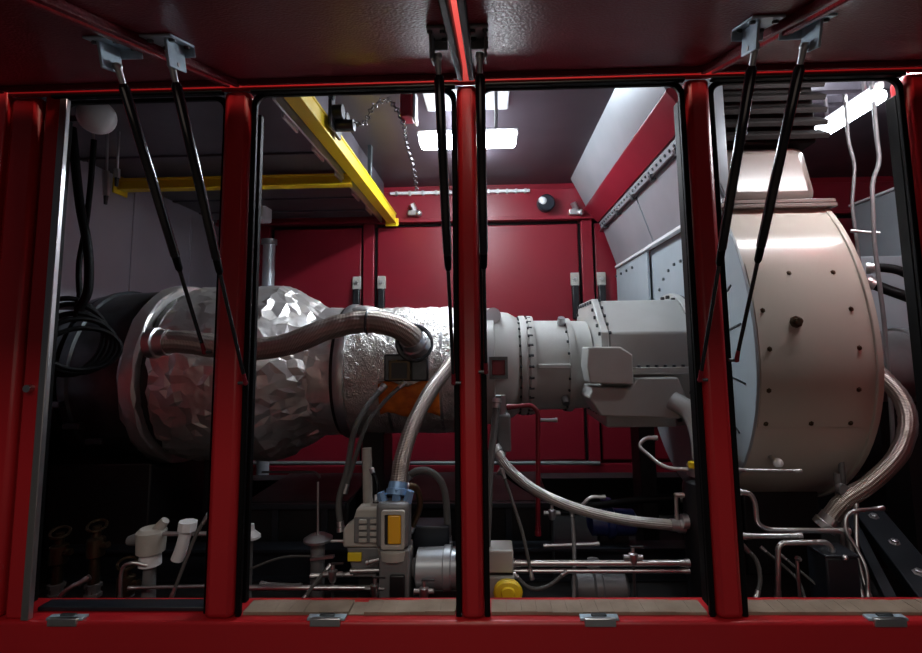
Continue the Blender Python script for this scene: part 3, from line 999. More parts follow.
t = hose('air_hose', 'thick braided steel hose bowing across the front of the foil casing',
         [(152, 343, 2.66), (185, 342, 2.66), (240, 349, 2.68), (285, 345, 2.70), (325, 330, 2.74), (360, 322, 2.76), (390, 325, 2.76), (408, 334, 2.80), (417, 346, 2.90)],
         0.062, 'hose_braid', fl=0.10, fit='steel', n=20, corr=lambda s: 1 + 0.03 * math.sin(s * 260))
fp = W(410, 343, 2.86)
link('bolted_collar', MB().torus(fp + Vector((0.02, 0.04, 0.0)), (0.35, -0.9, 0.1), 0.095, 0.018, 30, 8), 'dark_steel', t)
link('elbow_flange', MB().lathe(fp + Vector((0.02, 0.05, 0)), (-0.35, 0.9, -0.1), [(0, 0.105), (0.03, 0.105), (0.031, 0.08), (0.10, 0.08)], 24), 'steel', t)
link('strap', MB().torus(W(368, 322, 2.76), W(380, 323, 2.76) - W(358, 322, 2.76), 0.064, 0.008, 24, 6), 'dark_steel', t)
hose('oil_hose', 'braided hose hanging from the foil casing down to the filter', [(462, 352, 2.90), (448, 368, 2.80), (430, 392, 2.70), (413, 425, 2.60), (402, 460, 2.52), (397, 494, 2.46)],
     0.040, 'hose_braid', n=16, corr=lambda s: 1 + 0.03 * math.sin(s * 330), fit='blue_fit', fl=0.06)
hose('oil_hose', 'bright braided hose sagging from the middle post to the black accumulator', [(494, 448, 2.62), (508, 468, 2.60), (535, 490, 2.60), (575, 508, 2.62), (625, 520, 2.62), (683, 526, 2.62)],
     0.026, 'hose_steel', n=14, fl=0.07)
hose('oil_hose', 'braided hose looping out right of the cream casing', [(866, 362, 2.72), (884, 378, 2.66), (902, 400, 2.60), (908, 425, 2.56), (898, 455, 2.55), (872, 482, 2.55), (843, 502, 2.57), (824, 526, 2.60)],
     0.040, 'hose_braid', n=16, corr=lambda s: 1 + 0.03 * math.sin(s * 330), fl=0.07)
hose('fuel_line', 'left of two thin grey hoses dropping from the orange pad', [(384, 386, 2.88), (366, 408, 2.80), (354, 432, 2.74), (347, 470, 2.68), (339, 500, 2.64), (341, 530, 2.62)], 0.016, 'hose_grey', 'hose')
hose('fuel_line', 'right of two thin grey hoses dropping from the orange pad', [(404, 383, 2.88), (384, 402, 2.80), (366, 426, 2.72), (354, 462, 2.68), (345, 492, 2.66)], 0.012, 'hose_grey', 'hose')
hose('drain_hose', 'grey hose arching beside the filter under the foil casing', [(404, 480, 2.62), (415, 472, 2.62), (428, 471, 2.62), (440, 480, 2.62), (446, 500, 2.62), (448, 545, 2.62)], 0.018, 'hose_grey')
hose('drain_hose', 'upright grey hose just right of the middle post', [(497, 400, 2.62), (494, 430, 2.58), (490, 470, 2.52), (488, 520, 2.46), (485, 590, 2.42)], 0.018, 'hose_grey', corr=lambda s: 1 + 0.04 * math.sin(s * 200))
hose('sense_line', 'thin slanting tube right of the upright grey hose', [(502, 470, 2.56), (512, 500, 2.53), (523, 535, 2.5), (532, 578, 2.48)], 0.008, 'hose_grey', 'tube')
hose('red_pipe', 'thin dark red pipe bending down behind the sagging hose', [(508, 407, 2.9), (532, 405, 2.9), (538, 412, 2.9), (538, 534, 2.9)], 0.013, 'red_pipe', 'pipe', smooth=False, rad=0.06, fit='red_pipe')
hose('steel_tube', 'pale bent tube leading to the top of the black accumulator', [(656, 438, 2.72), (645, 438, 2.72), (638, 446, 2.72), (664, 468, 2.64), (692, 470, 2.62)], 0.010, 'steel', 'tube', smooth=False, rad=0.05)
hose('steel_tube', 'short bent tube on the left side of the black accumulator', [(683, 495, 2.62), (676, 495, 2.62), (677, 524, 2.62)], 0.010, 'steel', 'tube', smooth=False, rad=0.03)
for i, (y, x0, w) in enumerate(((563, 512, 'upper'), (571, 500, 'lower'))):
    hose('steel_tube', '%s of two level bright pipes left of the black accumulator' % w, [(x0, y, 2.52), (688, y, 2.52)], 0.010 if i else 0.014, 'chrome', 'pipe', group='level pipes in the third opening')
hose('steel_tube', 'bright stepped pipe below the cream casing', [(738, 492, 2.5), (750, 493, 2.5), (755, 502, 2.5), (757, 524, 2.5), (768, 530, 2.5), (848, 531, 2.5)], 0.012, 'chrome', 'pipe', smooth=False, rad=0.06)
hose('steel_tube', 'short level pipe under the stepped pipe', [(742, 536, 2.46), (800, 536, 2.46)], 0.012, 'chrome', 'pipe')
hose('steel_tube', 'upturned bend of pipe ending on the black box', [(778, 600, 2.42), (778, 548, 2.42), (782, 543, 2.42), (826, 542, 2.42), (832, 548, 2.42), (832, 558, 2.42)], 0.012, 'steel', 'pipe', smooth=False, rad=0.04)
hose('steel_tube', 'level rail across the bottom of the cream casing', [(738, 470, 2.55), (800, 471, 2.55)], 0.008, 'steel', 'pipe')
hose('steel_tube', 'green-grey pipe standing right of the cream casing', [(838, 440, 2.72), (842, 470, 2.7), (845, 520, 2.66), (862, 600, 2.5)], 0.014, 'motor_grey', 'pipe')
hose('sense_line', 'left tube of the looped pair beside the black box', [(882, 508, 2.52), (850, 513, 2.50), (846, 530, 2.48), (856, 548, 2.46), (866, 570, 2.42), (868, 598, 2.40)], 0.009, 'steel', 'tube')
hose('sense_line', 'right tube of the looped pair beside the black box', [(856, 505, 2.54), (857, 545, 2.48), (862, 575, 2.44), (870, 598, 2.40)], 0.009, 'steel', 'tube')
hose('sense_line', 'thin dark loop of tube beside the right red post', [(742, 545, 2.46), (756, 560, 2.46), (760, 580, 2.44), (756, 600, 2.42)], 0.010, 'hose_grey', 'tube')
for k, (P, w) in enumerate((([(845, 96, 2.9), (848, 140, 2.9), (855, 165, 2.9), (852, 205, 2.9), (858, 250, 2.9), (865, 300, 2.9)], 'left'),
                            ([(872, 84, 2.8), (877, 140, 2.8), (880, 162, 2.8), (872, 182, 2.8), (874, 240, 2.8), (884, 320, 2.8), (892, 420, 2.8), (894, 470, 2.8)], 'right'))):
    hose('conduit', '%s of two upright bent conduits right of the cream neck' % w, P, 0.009 + 0.002 * k, 'motor_grey', 'conduit', smooth=False, rad=0.05)
hose('conduit', 'short crosspiece joining the two upright conduits', [(852, 231, 2.86), (878, 233, 2.80)], 0.008, 'steel', 'conduit')
hose('black_hose', 'upper thick black hose right of the cream casing', [(868, 268, 3.0), (885, 268, 2.95), (903, 272, 2.9), (930, 288, 2.85)], 0.026, 'rubber', 'hose')
hose('black_hose', 'lower thick black hose right of the cream casing', [(868, 282, 3.0), (888, 290, 2.95), (905, 296, 2.9), (932, 306, 2.85)], 0.030, 'rubber', 'hose')
hose('steel_tube', 'long level bright pipe low under the foil casing', [(233, 588, 2.45), (385, 588, 2.45)], 0.013, 'chrome', 'pipe')
hose('steel_tube', 'thin level pipe above the long bright pipe', [(310, 541, 2.62), (350, 541, 2.62)], 0.008, 'steel', 'pipe')
hose('steel_tube', 'beaded pipe beside the ivory terminal block', [(312, 576, 2.5), (362, 574, 2.5)], 0.010, 'steel', 'pipe', corr=lambda s: 1 + 0.35 * math.sin(s * 160))
hose('steel_tube', 'low level pipe in the far left opening', [(130, 588, 2.42), (212, 586, 2.42)], 0.008, 'steel', 'pipe')
hose('sense_line', 'thin tube slanting up against the left red post', [(172, 596, 2.36), (182, 570, 2.36), (196, 535, 2.36), (208, 515, 2.38)], 0.008, 'hose_grey', 'tube')
hose('steel_tube', 'short pale pipe slanting in the bottom of the far left opening', [(48, 640, 2.40), (60, 597, 2.38), (88, 578, 2.42)], 0.011, 'steel', 'pipe')
hose('steel_tube', 'pale upright post pipe above the ivory terminal block', [(367, 448, 2.62), (368, 508, 2.60)], 0.024, 'ivory', 'pipe', ends=False)
hose('sense_line', 'thin upright dipstick tube on the round filler cap', [(318, 482, 2.62), (318, 536, 2.62)], 0.006, 'steel', 'tube', ends=False)
hose('sense_line', 'level thin line below the foil casing', [(262, 472, 3.6), (316, 472, 3.6), (320, 478, 3.6)], 0.008, 'motor_grey', 'tube', smooth=False, ends=False)
hose('steel_tube', 'pale level rail low on the rear wall', [(235, 463, 4.86), (600, 463, 4.86)], 0.018, 'motor_grey', 'rail', ends=False)

# ------------------------------------------------------------------ crane rails and hoist
def ibeam(w, h, tw):
    a, b, c = w / 2, h / 2, tw / 2
    return [(-a, -b), (a, -b), (a, -b + 0.014), (c, -b + 0.014), (c, b - 0.014), (a, b - 0.014), (a, b), (-a, b), (-a, b - 0.014), (-c, b - 0.014), (-c, -b + 0.014), (-a, -b + 0.014)]


t = thing('crane_rail', 'yellow steel beam running back under the ceiling to the rear wall', 'beam', (-0.945, 3.6, Z(1.225)), 'yellow crane rails')
link('beam', MB().prism([(x - 0.945, z + Z(1.278)) for x, z in ibeam(0.085, 0.105, 0.07)], 'y', 2.30, YB - 0.13), 'yellow', t, 0.003)
link('end_plate', MB().box(-1.01, -0.88, YB - 0.145, YB - 0.131, Z(1.20), Z(1.28)), 'yellow', t, 0.004)
for y in (2.9, 3.9):
    link('hanger', MB().box(-0.96, -0.93, y, y + 0.05, Z(1.331), ZC), 'dark_steel', t, 0.003)
t = thing('crane_rail', 'yellow cross beam running left to the grey end wall', 'beam', (-1.86, 3.57, Z(1.19)), 'yellow crane rails')
link('beam', MB().prism([(y + 3.57, z + Z(1.235)) for y, z in ibeam(0.08, 0.085, 0.03)], 'x', XL + 0.005, -0.995), 'yellow', t, 0.003)
link('end_plate', MB().box(XL + 0.001, XL + 0.016, 3.50, 3.64, Z(1.16), Z(1.31)), 'yellow', t, 0.003)

tr = thing('rail_trolley', 'black trolley clamped on the right side of the yellow beam', 'trolley', (-0.83, 2.8, Z(1.31)))
link('side_plate', MB().box(-0.895, -0.875, 2.70, 2.90, Z(1.25), Z(1.42)), 'black', tr, 0.006)
for y in (2.75, 2.85):
    link('wheel', MB().cyl((-0.875, y, Z(1.36)), (-0.82, y, Z(1.36)), 0.042, n=20), 'black', tr)
link('motor', MB().cyl((-0.875, 2.80, Z(1.30)), (-0.77, 2.80, Z(1.30)), 0.035, n=18), 'black', tr)

hc = W(409, 106, 2.8)
h = thing('chain_hoist', 'small dark red hoist block hanging from the ceiling beside the lamp', 'hoist', (hc.x, 2.8, hc.z - 0.09))
link('body', MB().box(hc.x - 0.045, hc.x + 0.03, 2.74, 2.86, hc.z - 0.085, hc.z + 0.085), 'red_pipe', h, 0.01)
link('cover', MB().box(hc.x + 0.031, hc.x + 0.045, 2.745, 2.855, hc.z - 0.10, hc.z + 0.08), 'steel', h, 0.004)
link('hanger', MB().cyl((hc.x, 2.8, hc.z + 0.085), (hc.x, 2.8, ZC), 0.012, n=10), 'steel', h)


def chain(label, P, n):
    path = smooth_path(P, 24)
    L = [0]
    for a, b in zip(path, path[1:]):
        L.append(L[-1] + (b - a).length)
    t = thing('chain', label, 'chain', min(path, key=lambda v: v.z), 'hoist chains')
    src = None
    k = 0
    for i in range(n):
        s = L[-1] * (i + 0.5) / n
        while L[k + 1] < s:
            k += 1
        d = (path[k + 1] - path[k]).normalized()
        c = path[k]
        if src is None:
            m = MB().torus((0, 0, 0), (0, 0, 1), 0.5, 0.16, 12, 6, 0.62)
            o = link('link', m, 'chain')
            src = o.data
            bpy.data.objects.remove(o)
        o = bpy.data.objects.new('link', src)
        C.objects.link(o)
        o.parent = t
        o.location = c - OFF[t.name]
        ln = L[-1] / n * 1.3
        q = d.to_track_quat('Y', 'Z').to_matrix()
        o.rotation_euler = (q @ Matrix.Rotation(R(90 * (i % 2) + 20), 3, 'Y')).to_euler()
        o.scale = (ln, ln, ln)
    return t


chain('steel chain hanging straight down beside the red hoist block', pts([(404, 124, 2.8), (407, 145, 2.8), (413, 165, 2.8), (417, 192, 2.8)]), 24)
chain('slack steel chain looped from the black trolley to the hoist block', pts([(354, 122, 2.8), (364, 124, 2.8), (374, 106, 2.8), (388, 100, 2.8), (398, 112, 2.8), (404, 124, 2.8)]), 22)

# ------------------------------------------------------------------ things high on the rear and end walls
for x0, x1, w in ((390, 456, 'left of the middle post'), (484, 530, 'right of the middle post')):
    a, b = W(x0, 191, YB - 0.12), W(x1, 191, YB - 0.12)
    t = thing('wall_conduit', 'pale level conduit on the red top beam, ' + w, 'conduit', ((a.x + b.x) / 2, a.y, a.z), 'conduits on the rear beam')
    link('run', MB().box(a.x, b.x, YB - 0.13, YB - 0.101, Z(1.525), Z(1.555)), 'lamp_white', t, 0.006)
    for k in range(5):
        x = a.x + (b.x - a.x) * (k + 0.5) / 5
        link('clip', MB().box(x - 0.012, x + 0.012, YB - 0.136, YB - 0.101, Z(1.515), Z(1.56)), 'steel', t, 0.003)

p = W(545, 203, 4.86)
t = thing('flame_detector', 'dark round detector with a pale lens on the red top beam', 'detector', (p.x, 4.88, p.z))
link('body', MB().lathe((p.x, 4.90, p.z), (0.1, -1, -0.15), [(0, 0.05), (0.02, 0.085), (0.10, 0.085), (0.12, 0.07)], 24), 'skid_blue', t)
link('lens', MB().ball((p.x - 0.03, 4.785, p.z + 0.005), 0.042, 14, 9, (1, 0.5, 1)), 'lamp_white', t)
for px, py, w in ((413, 213, 'beside the end of the yellow beam'), (574, 212, 'in the corner under the intake plenum')):
    p = W(px, py, 4.86)
    t = thing('cable_gland', 'small steel cable fitting on the rear beam ' + w, 'fitting', (p.x, 4.88, p.z - 0.03), 'cable fittings on the rear beam')
    link('base', MB().box(p.x - 0.05, p.x + 0.05, 4.84, 4.899, p.z - 0.03, p.z + 0.03), 'steel', t, 0.01)
    link('nut', MB().cyl((p.x + 0.02, 4.86, p.z + 0.03), (p.x - 0.01, 4.84, p.z + 0.09), 0.03, n=6), 'steel', t)
    link('cap', MB().ball((p.x + 0.06, 4.84, p.z - 0.01), 0.034), 'steel', t)
p = W(261, 212, 4.5)
t = thing('speaker_box', 'small grey speaker box in the far corner under the lowered ceiling', 'speaker', (p.x, 4.5, p.z - 0.1))
link('cabinet', MB().box(p.x - 0.085, p.x + 0.085, 4.40, 4.56, p.z - 0.10, p.z + 0.07), 'lamp_white', t, 0.02)
link('grille', MB().box(p.x - 0.06, p.x + 0.06, 4.39, 4.401, p.z - 0.07, p.z + 0.045), 'ivory', t, 0.01)
link('bracket', MB().box(p.x - 0.02, p.x + 0.02, 4.46, 4.50, p.z + 0.07, Z(1.295)), 'steel', t)
t = thing('stand_pipe', 'grey upright pipe in the rear left corner behind the foil casing', 'pipe', (-2.06, 4.6, ZF))
link('run', MB().cyl((-2.06, 4.6, ZF), (-2.06, 4.6, Z(0.98)), 0.055, n=24), 'duct_grey', t)
link('cap', MB().cyl((-2.06, 4.6, Z(0.98)), (-2.06, 4.6, Z(1.03)), 0.07, n=24), 'motor_grey', t)

p = W(97, 117, 2.28)
t = thing('beacon_lamp', 'round unlit white bulkhead lamp in the top corner of the far left opening', 'lamp', p)
ax = Vector((0.55, -0.78, -0.25)).normalized()
link('dome', MB().lathe(p, ax, [(-0.05, 0.06), (-0.045, 0.078), (0.01, 0.082), (0.03, 0.070), (0.045, 0.04), (0.05, 0.004)], 28), 'lamp_white', t)
link('back_box', MB().lathe(p - ax * 0.05, -ax, [(0, 0.07), (0.06, 0.062), (0.07, 0.03)], 20), 'ivory', t)
link('bracket', MB().bar(p - ax * 0.08, (XL + 0.001, p.y + 0.02, p.z), 0.03, 0.03), 'dark_steel', t)

# cables and fittings on the end wall
t = hose('hanging_cable', 'thick black cable hanging down the grey end wall', [(72, 128, 2.6), (75, 160, 2.6), (80, 205, 2.6), (88, 250, 2.6), (88, 290, 2.6), (78, 310, 2.6)], 0.022, 'rubber', 'cable', ends=False)
hose('hanging_cable', 'second black cable crossing behind the thick one', [(94, 140, 2.66), (91, 180, 2.66), (86, 225, 2.66), (79, 265, 2.66), (80, 305, 2.66)], 0.014, 'rubber', 'cable', ends=False)
m = MB()
for i in range(5):
    cc = W(70 + i * 1.0, 336 + i * 1.0, 2.62)
    path = []
    for k in range(37):
        g = 2 * PI * k / 36
        path.append(cc + Vector((0.10 * math.cos(g) + 0.010 * i, 0.13 * math.cos(g) + 0.012 * (i - 2), (0.20 - 0.022 * i + 0.01 * (i % 2)) * math.sin(g) - 0.012 * i)))
    m.tube(path, 0.0135, 8)
m.tube([W(78, 300, 2.6), W(76, 312, 2.6), W(74, 322, 2.62)], 0.01, 8)
cl_ = thing('cable_coil', 'loose coil of black cable hanging left of the dark bellows', 'cable', W(72, 372, 2.62))
link('loops', m, 'rubber', cl_)
link('hook', MB().bar((XL + 0.001, 2.66, W(72, 306, 2.62).z), W(78, 308, 2.62), 0.02, 0.02), 'dark_steel', cl_)
for k, (px, y0, y1, w) in enumerate(((92, 148, 172, 'left'), (106, 146, 196, 'middle'), (117, 160, 178, 'right'))):
    a, b = W(px, y0, 2.8), W(px, y1, 2.8)
    t = thing('gland_fitting', '%s of three small hanging fittings under the white bulkhead lamp' % w, 'fitting', b, 'fittings under the bulkhead lamp')
    link('stem', MB().cyl(a + Vector((0, 0, 0.22)), b, 0.007, n=8), 'steel', t)
    link('nut', MB().cyl(a * 0.5 + b * 0.5, b, 0.017, n=6), 'steel', t)
    link('sleeve', MB().cyl(b, b - Vector((0, 0, 0.05)), 0.013, 0.009, 10), 'black', t)

# ------------------------------------------------------------------ right end: duct box, tank
a = W(900, 195, 3.9)
t = thing('duct_box', 'pale blue-grey sheet metal box at the right edge beyond the conduits', 'duct', (3.75, 3.9, Z(-0.3)))
link('upper_case', MB().box(a.x, 4.05, 3.6, 4.4, Z(0.62), Z(1.18)), 'plate_grey', t, 0.01)
link('lower_case', MB().box(2.55, 4.05, 3.6, 4.4, Z(-0.02), Z(0.60)), 'plate_grey', t, 0.01)
link('lid_edge', MB().box(a.x - 0.03, 4.06, 3.57, 4.42, Z(1.18), Z(1.20)), 'lamp_white', t, 0.003)
link('support', MB().box(3.0, 3.2, 4.18, 4.36, ZF, Z(-0.02)), 'skid', t)
t = thing('silencer_drum', 'grey horizontal drum low at the right edge below the pale box', 'tank', (2.7, 3.25, ZF))
link('shell', MB().lathe((2.30, 3.25, Z(-0.16)), AX, [(0, 0.15), (0.02, 0.22), (1.2, 0.22), (1.22, 0.15)], 40), 'motor_grey', t)
link('band', MB().lathe((2.56, 3.25, Z(-0.16)), AX, [(0, 0.21), (0, 0.235), (0.04, 0.235), (0.04, 0.21)], 40), 'steel', t)
link('saddle', MB().box(2.5, 2.7, 3.15, 3.35, ZF, Z(-0.36)), 'skid', t)

# ------------------------------------------------------------------ skid and low machinery
one('skid_beam', MB().prism([(y + 4.05, z + Z(-1.15)) for y, z in ibeam(0.16, 0.27, 0.02)], 'x', -2.6, 4.1), 'skid', 'long black steel skid beam along the foot of the rear wall', 'beam', 'skid beams')
one('skid_beam', MB().prism([(y + 2.95, z + Z(-1.20)) for y, z in ibeam(0.12, 0.17, 0.02)], 'x', -2.5, 1.25), 'skid_blue', 'dark blue-grey skid beam low in front of the machinery', 'beam', 'skid beams')
lt = thing('lube_tank', 'long black lubricating oil tank under the foil casing', 'tank', (-0.9, 3.5, ZF))
link('body', MB().box(-1.50, -0.86, 3.10, 3.80, ZF, Z(-0.92)).box(-0.64, 0.35, 3.10, 3.80, ZF, Z(-0.92)), 'skid', lt, 0.01)
for x in (-1.30, -1.0, -0.45, 0.1):
    link('stiffener', MB().box(x - 0.02, x + 0.02, 3.085, 3.10, ZF + 0.02, Z(-0.94)), 'skid_blue', lt, 0.004)
link('cover_rail', MB().box(-1.52, -0.87, 3.07, 3.11, Z(-0.955), Z(-0.925)).box(-0.63, 0.36, 3.07, 3.11, Z(-0.955), Z(-0.925)), 'skid_blue', lt, 0.004)

# diagonal rail at lower right
p0, p1 = W(866, 512, 3.1), W(945, 612, 2.42)
t = thing('bolted_rail', 'dark blue-grey steel rail slanting down at the lower right, with bright bolts', 'rail', (p1.x, p1.y, p1.z))
link('rail', MB().bar(p0, p1, 0.16, 0.06), 'skid_blue', t, 0.006)
q0, q1 = W(846, 512, 3.1), W(895, 610, 2.42)
link('lower_flange', MB().bar(q0, q1, 0.05, 0.05), 'skid_blue', t, 0.004)
a_, b_, d_ = frame_of(p1 - p0)
bolts(t, [(p0 + (p1 - p0) * k + b_ * 0.031, b_) for k in (0.12, 0.42, 0.72)], 0.018, 0.016, 'steel')
link('foot', MB().box(p0.x - 0.06, p0.x + 0.06, p0.y - 0.05, p0.y + 0.08, ZF, p0.z - 0.03), 'skid', t)

# black accumulator
ac = W(704, 480, 2.62)
t = thing('accumulator', 'tall black cylinder standing left of the right red post', 'accumulator', (ac.x, 2.62, ZF))
link('body', MB().lathe((ac.x, 2.62, ZF), (0, 0, 1), [(0, 0.10), (0.02, 0.105), (0.57, 0.105), (0.60, 0.098), (0.615, 0.07), (0.63, 0.065)], 32), 'black', t)
link('top_cap', MB().cyl((ac.x - 0.02, 2.62, ZF + 0.63), (ac.x - 0.02, 2.62, ZF + 0.68), 0.06, n=20), 'steel', t)
link('yellow_cap', MB().cyl((ac.x - 0.06, 2.57, ZF + 0.68), (ac.x - 0.06, 2.57, ZF + 0.705), 0.032, n=16), 'yellow_cap', t)
link('port', MB().cyl((ac.x - 0.10, 2.60, Z(-0.875)), (ac.x - 0.13, 2.60, Z(-0.875)), 0.035, n=16), 'steel', t)

# pump set behind the middle post
mc = W(437, 568, 2.46)
t = thing('pump_motor', 'grey electric pump motor lying behind the foot of the middle post', 'motor', (mc.x, 2.46, ZF))
link('body', MB().lathe((-0.36, 2.46, mc.z), AX, [(0, 0.06), (0.01, 0.088), (0.13, 0.092), (0.135, 0.10), (0.165, 0.10), (0.17, 0.09), (0.24, 0.088), (0.245, 0.098), (0.27, 0.098), (0.275, 0.07)], 36), 'duct_grey', t)
link('foot', MB().box(-0.33, -0.12, 2.40, 2.52, ZF, mc.z - 0.07), 'skid', t, 0.006)
link('shaft_end', MB().cyl((-0.36, 2.46, mc.z), (-0.375, 2.46, mc.z), 0.05, 0.04, 16), 'motor_grey', t)
tc_ = W(502, 570, 2.44)
t = thing('terminal_box', 'white terminal box split by a dark gap, right of the middle post foot', 'box', (tc_.x, 2.45, ZF))
link('upper_half', MB().box(tc_.x - 0.065, tc_.x + 0.052, 2.39, 2.52, tc_.z + 0.006, tc_.z + 0.105), 'white_paint', t, 0.008)
link('lower_half', MB().box(tc_.x - 0.07, tc_.x + 0.055, 2.385, 2.52, tc_.z - 0.105, tc_.z - 0.006), 'white_paint', t, 0.008)
link('gap_gasket', MB().box(tc_.x - 0.06, tc_.x + 0.048, 2.40, 2.51, tc_.z - 0.006, tc_.z + 0.006), 'black', t)
link('stand', MB().box(tc_.x - 0.05, tc_.x + 0.04, 2.42, 2.50, ZF, tc_.z - 0.105), 'skid', t)
yc = W(508, 593, 2.33)
t = thing('yellow_cap', 'bright yellow plastic cap at the foot of the white terminal box', 'cap', (yc.x, 2.33, yc.z - 0.04))
link('cap', MB().lathe((yc.x, 2.36, yc.z), (0, -1, 0.15), [(0, 0.045), (0.035, 0.048), (0.045, 0.04), (0.046, 0.024), (0.06, 0.02)], 20, lambda q, g, r: r * (1 + 0.35 * math.cos(g) ** 2)), 'yellow_cap', t)
link('stem', MB().cyl((yc.x, 2.355, yc.z), (yc.x, 2.45, ZF), 0.02, n=12), 'motor_grey', t)

# filter unit
fc = W(395, 525, 2.42)
t = thing('filter_unit', 'grey filter housing with a tall amber sight window', 'filter', (fc.x, 2.42, ZF))
link('housing', MB().box(fc.x - 0.08, fc.x + 0.07, 2.37, 2.48, fc.z - 0.09, fc.z + 0.11), 'motor_grey', t, 0.018)
link('base_block', MB().box(fc.x - 0.065, fc.x + 0.075, 2.37, 2.50, ZF, fc.z - 0.09), 'motor_grey', t, 0.01)
link('neck', MB().lathe((fc.x, 2.425, fc.z - 0.15), (0, 0, 1), [(0, 0.05), (0.01, 0.075), (0.05, 0.08), (0.06, 0.06)], 20), 'ivory', t)
sw = link('sight_frame', ring(MB(), rrect(fc.x - 0.052, fc.x + 0.056, fc.z - 0.085, fc.z + 0.085, 0.012), rrect(fc.x - 0.036, fc.x + 0.04, fc.z - 0.066, fc.z + 0.066, 0.008), 2.352, 2.372), 'ivory', t, 0.003)
link('sight_window', MB().box(fc.x - 0.022, fc.x + 0.038, 2.355, 2.369, fc.z - 0.064, fc.z + 0.064), 'amber', t, 0.008)
link('window_shade', MB().box(fc.x - 0.037, fc.x - 0.023, 2.36, 2.37, fc.z - 0.064, fc.z + 0.064), 'black', t)
for dx, dz in ((-0.055, 0.125), (0.005, 0.14), (0.055, 0.13)):
    link('top_fitting', MB().cyl((fc.x + dx, 2.43, fc.z + 0.10), (fc.x + dx * 1.3, 2.43, fc.z + dz + 0.02), 0.024, 0.018, 6), 'blue_fit' if dx else 'galvanized', t)
link('drain_tap', MB().cyl((fc.x - 0.03, 2.36, ZF + 0.12), (fc.x - 0.03, 2.33, ZF + 0.09), 0.026, n=12).ball((fc.x - 0.03, 2.34, ZF + 0.14), 0.024), 'steel', t)
link('dark_valve', MB().box(fc.x - 0.012, fc.x + 0.055, 2.352, 2.372, ZF + 0.10, ZF + 0.27), 'black', t, 0.006)

tb_ = W(366, 526, 2.46)
t = thing('terminal_block', 'ivory terminal block with two rows of slots left of the amber window', 'terminal block', (tb_.x, 2.46, ZF))
link('body', MB().prism([(tb_.x - 0.10, tb_.z - 0.085), (tb_.x + 0.078, tb_.z - 0.085), (tb_.x + 0.078, tb_.z + 0.095), (tb_.x - 0.035, tb_.z + 0.095), (tb_.x - 0.055, tb_.z + 0.03), (tb_.x - 0.10, tb_.z + 0.0)], 'y', 2.42, 2.50), 'ivory', t, 0.012)
link('slot_panel', MB().box(tb_.x - 0.045, tb_.x + 0.075, 2.412, 2.422, tb_.z - 0.06, tb_.z + 0.055), 'motor_grey', t, 0.004)
for i in range(4):
    for k in range(2):
        link('terminal', MB().box(tb_.x - 0.02 + k * 0.052, tb_.x + 0.018 + k * 0.048, 2.400, 2.412, tb_.z - 0.054 + i * 0.028, tb_.z - 0.036 + i * 0.028), 'ivory', t, 0.003)
link('plinth', MB().prism([(tb_.x - 0.085, tb_.z - 0.085), (tb_.x + 0.085, tb_.z - 0.085), (tb_.x + 0.06, tb_.z - 0.22), (tb_.x - 0.05, tb_.z - 0.22)], 'y', 2.43, 2.52), 'motor_grey', t, 0.008)
link('stand', MB().box(tb_.x - 0.03, tb_.x + 0.05, 2.45, 2.52, ZF, tb_.z - 0.22), 'skid', t)
yp = W(355, 557, 2.42)
link('yellow_tag', MB().box(yp.x - 0.035, yp.x + 0.03, 2.418, 2.432, yp.z - 0.02, yp.z + 0.018), 'yellow_cap', t, 0.003)
bb = W(432, 534, 2.62)
one('junction_box', MB().box(bb.x - 0.09, bb.x + 0.09, 2.58, 2.72, bb.z - 0.06, bb.z + 0.05).box(bb.x - 0.05, bb.x + 0.05, 2.61, 2.70, ZF, bb.z - 0.06), 'skid_blue', 'dull blue-grey box behind the arching grey hose', 'box', bev=0.01)

# filler cap with dipstick, funnel cap
q = W(318, 541, 2.62)
t = thing('filler_cap', 'flat round metal filler cap left of the ivory terminal block', 'cap', (q.x, 2.62, ZF))
link('disc', MB().lathe((q.x, 2.62, q.z), (0, 0, 1), [(0, 0.03), (0.002, 0.07), (0.014, 0.072), (0.03, 0.045), (0.032, 0.012)], 24), 'steel', t)
link('neck', MB().cyl((q.x, 2.62, ZF), (q.x, 2.62, q.z), 0.035, n=16), 'motor_grey', t)
link('lever', MB().bar((q.x - 0.02, 2.58, q.z - 0.07), (q.x + 0.10, 2.56, q.z - 0.05), 0.02, 0.012), 'steel', t)
q = W(247, 532, 2.70)
t = thing('drain_funnel', 'small white funnel with a blue clip at the left of the long bright pipe', 'funnel', (q.x, 2.70, ZF))
link('cone', MB().lathe((q.x + 0.02, 2.70, q.z - 0.03), (0, 0, 1), [(0, 0.05), (0.012, 0.05), (0.04, 0.02), (0.07, 0.016)], 20), 'lamp_white', t)
link('clip', MB().bar((q.x - 0.05, 2.69, q.z - 0.05), (q.x - 0.01, 2.69, q.z + 0.03), 0.025, 0.02), 'blue_fit', t)
link('stem', MB().cyl((q.x + 0.02, 2.70, ZF), (q.x + 0.02, 2.70, q.z - 0.03), 0.014, n=10), 'motor_grey', t)

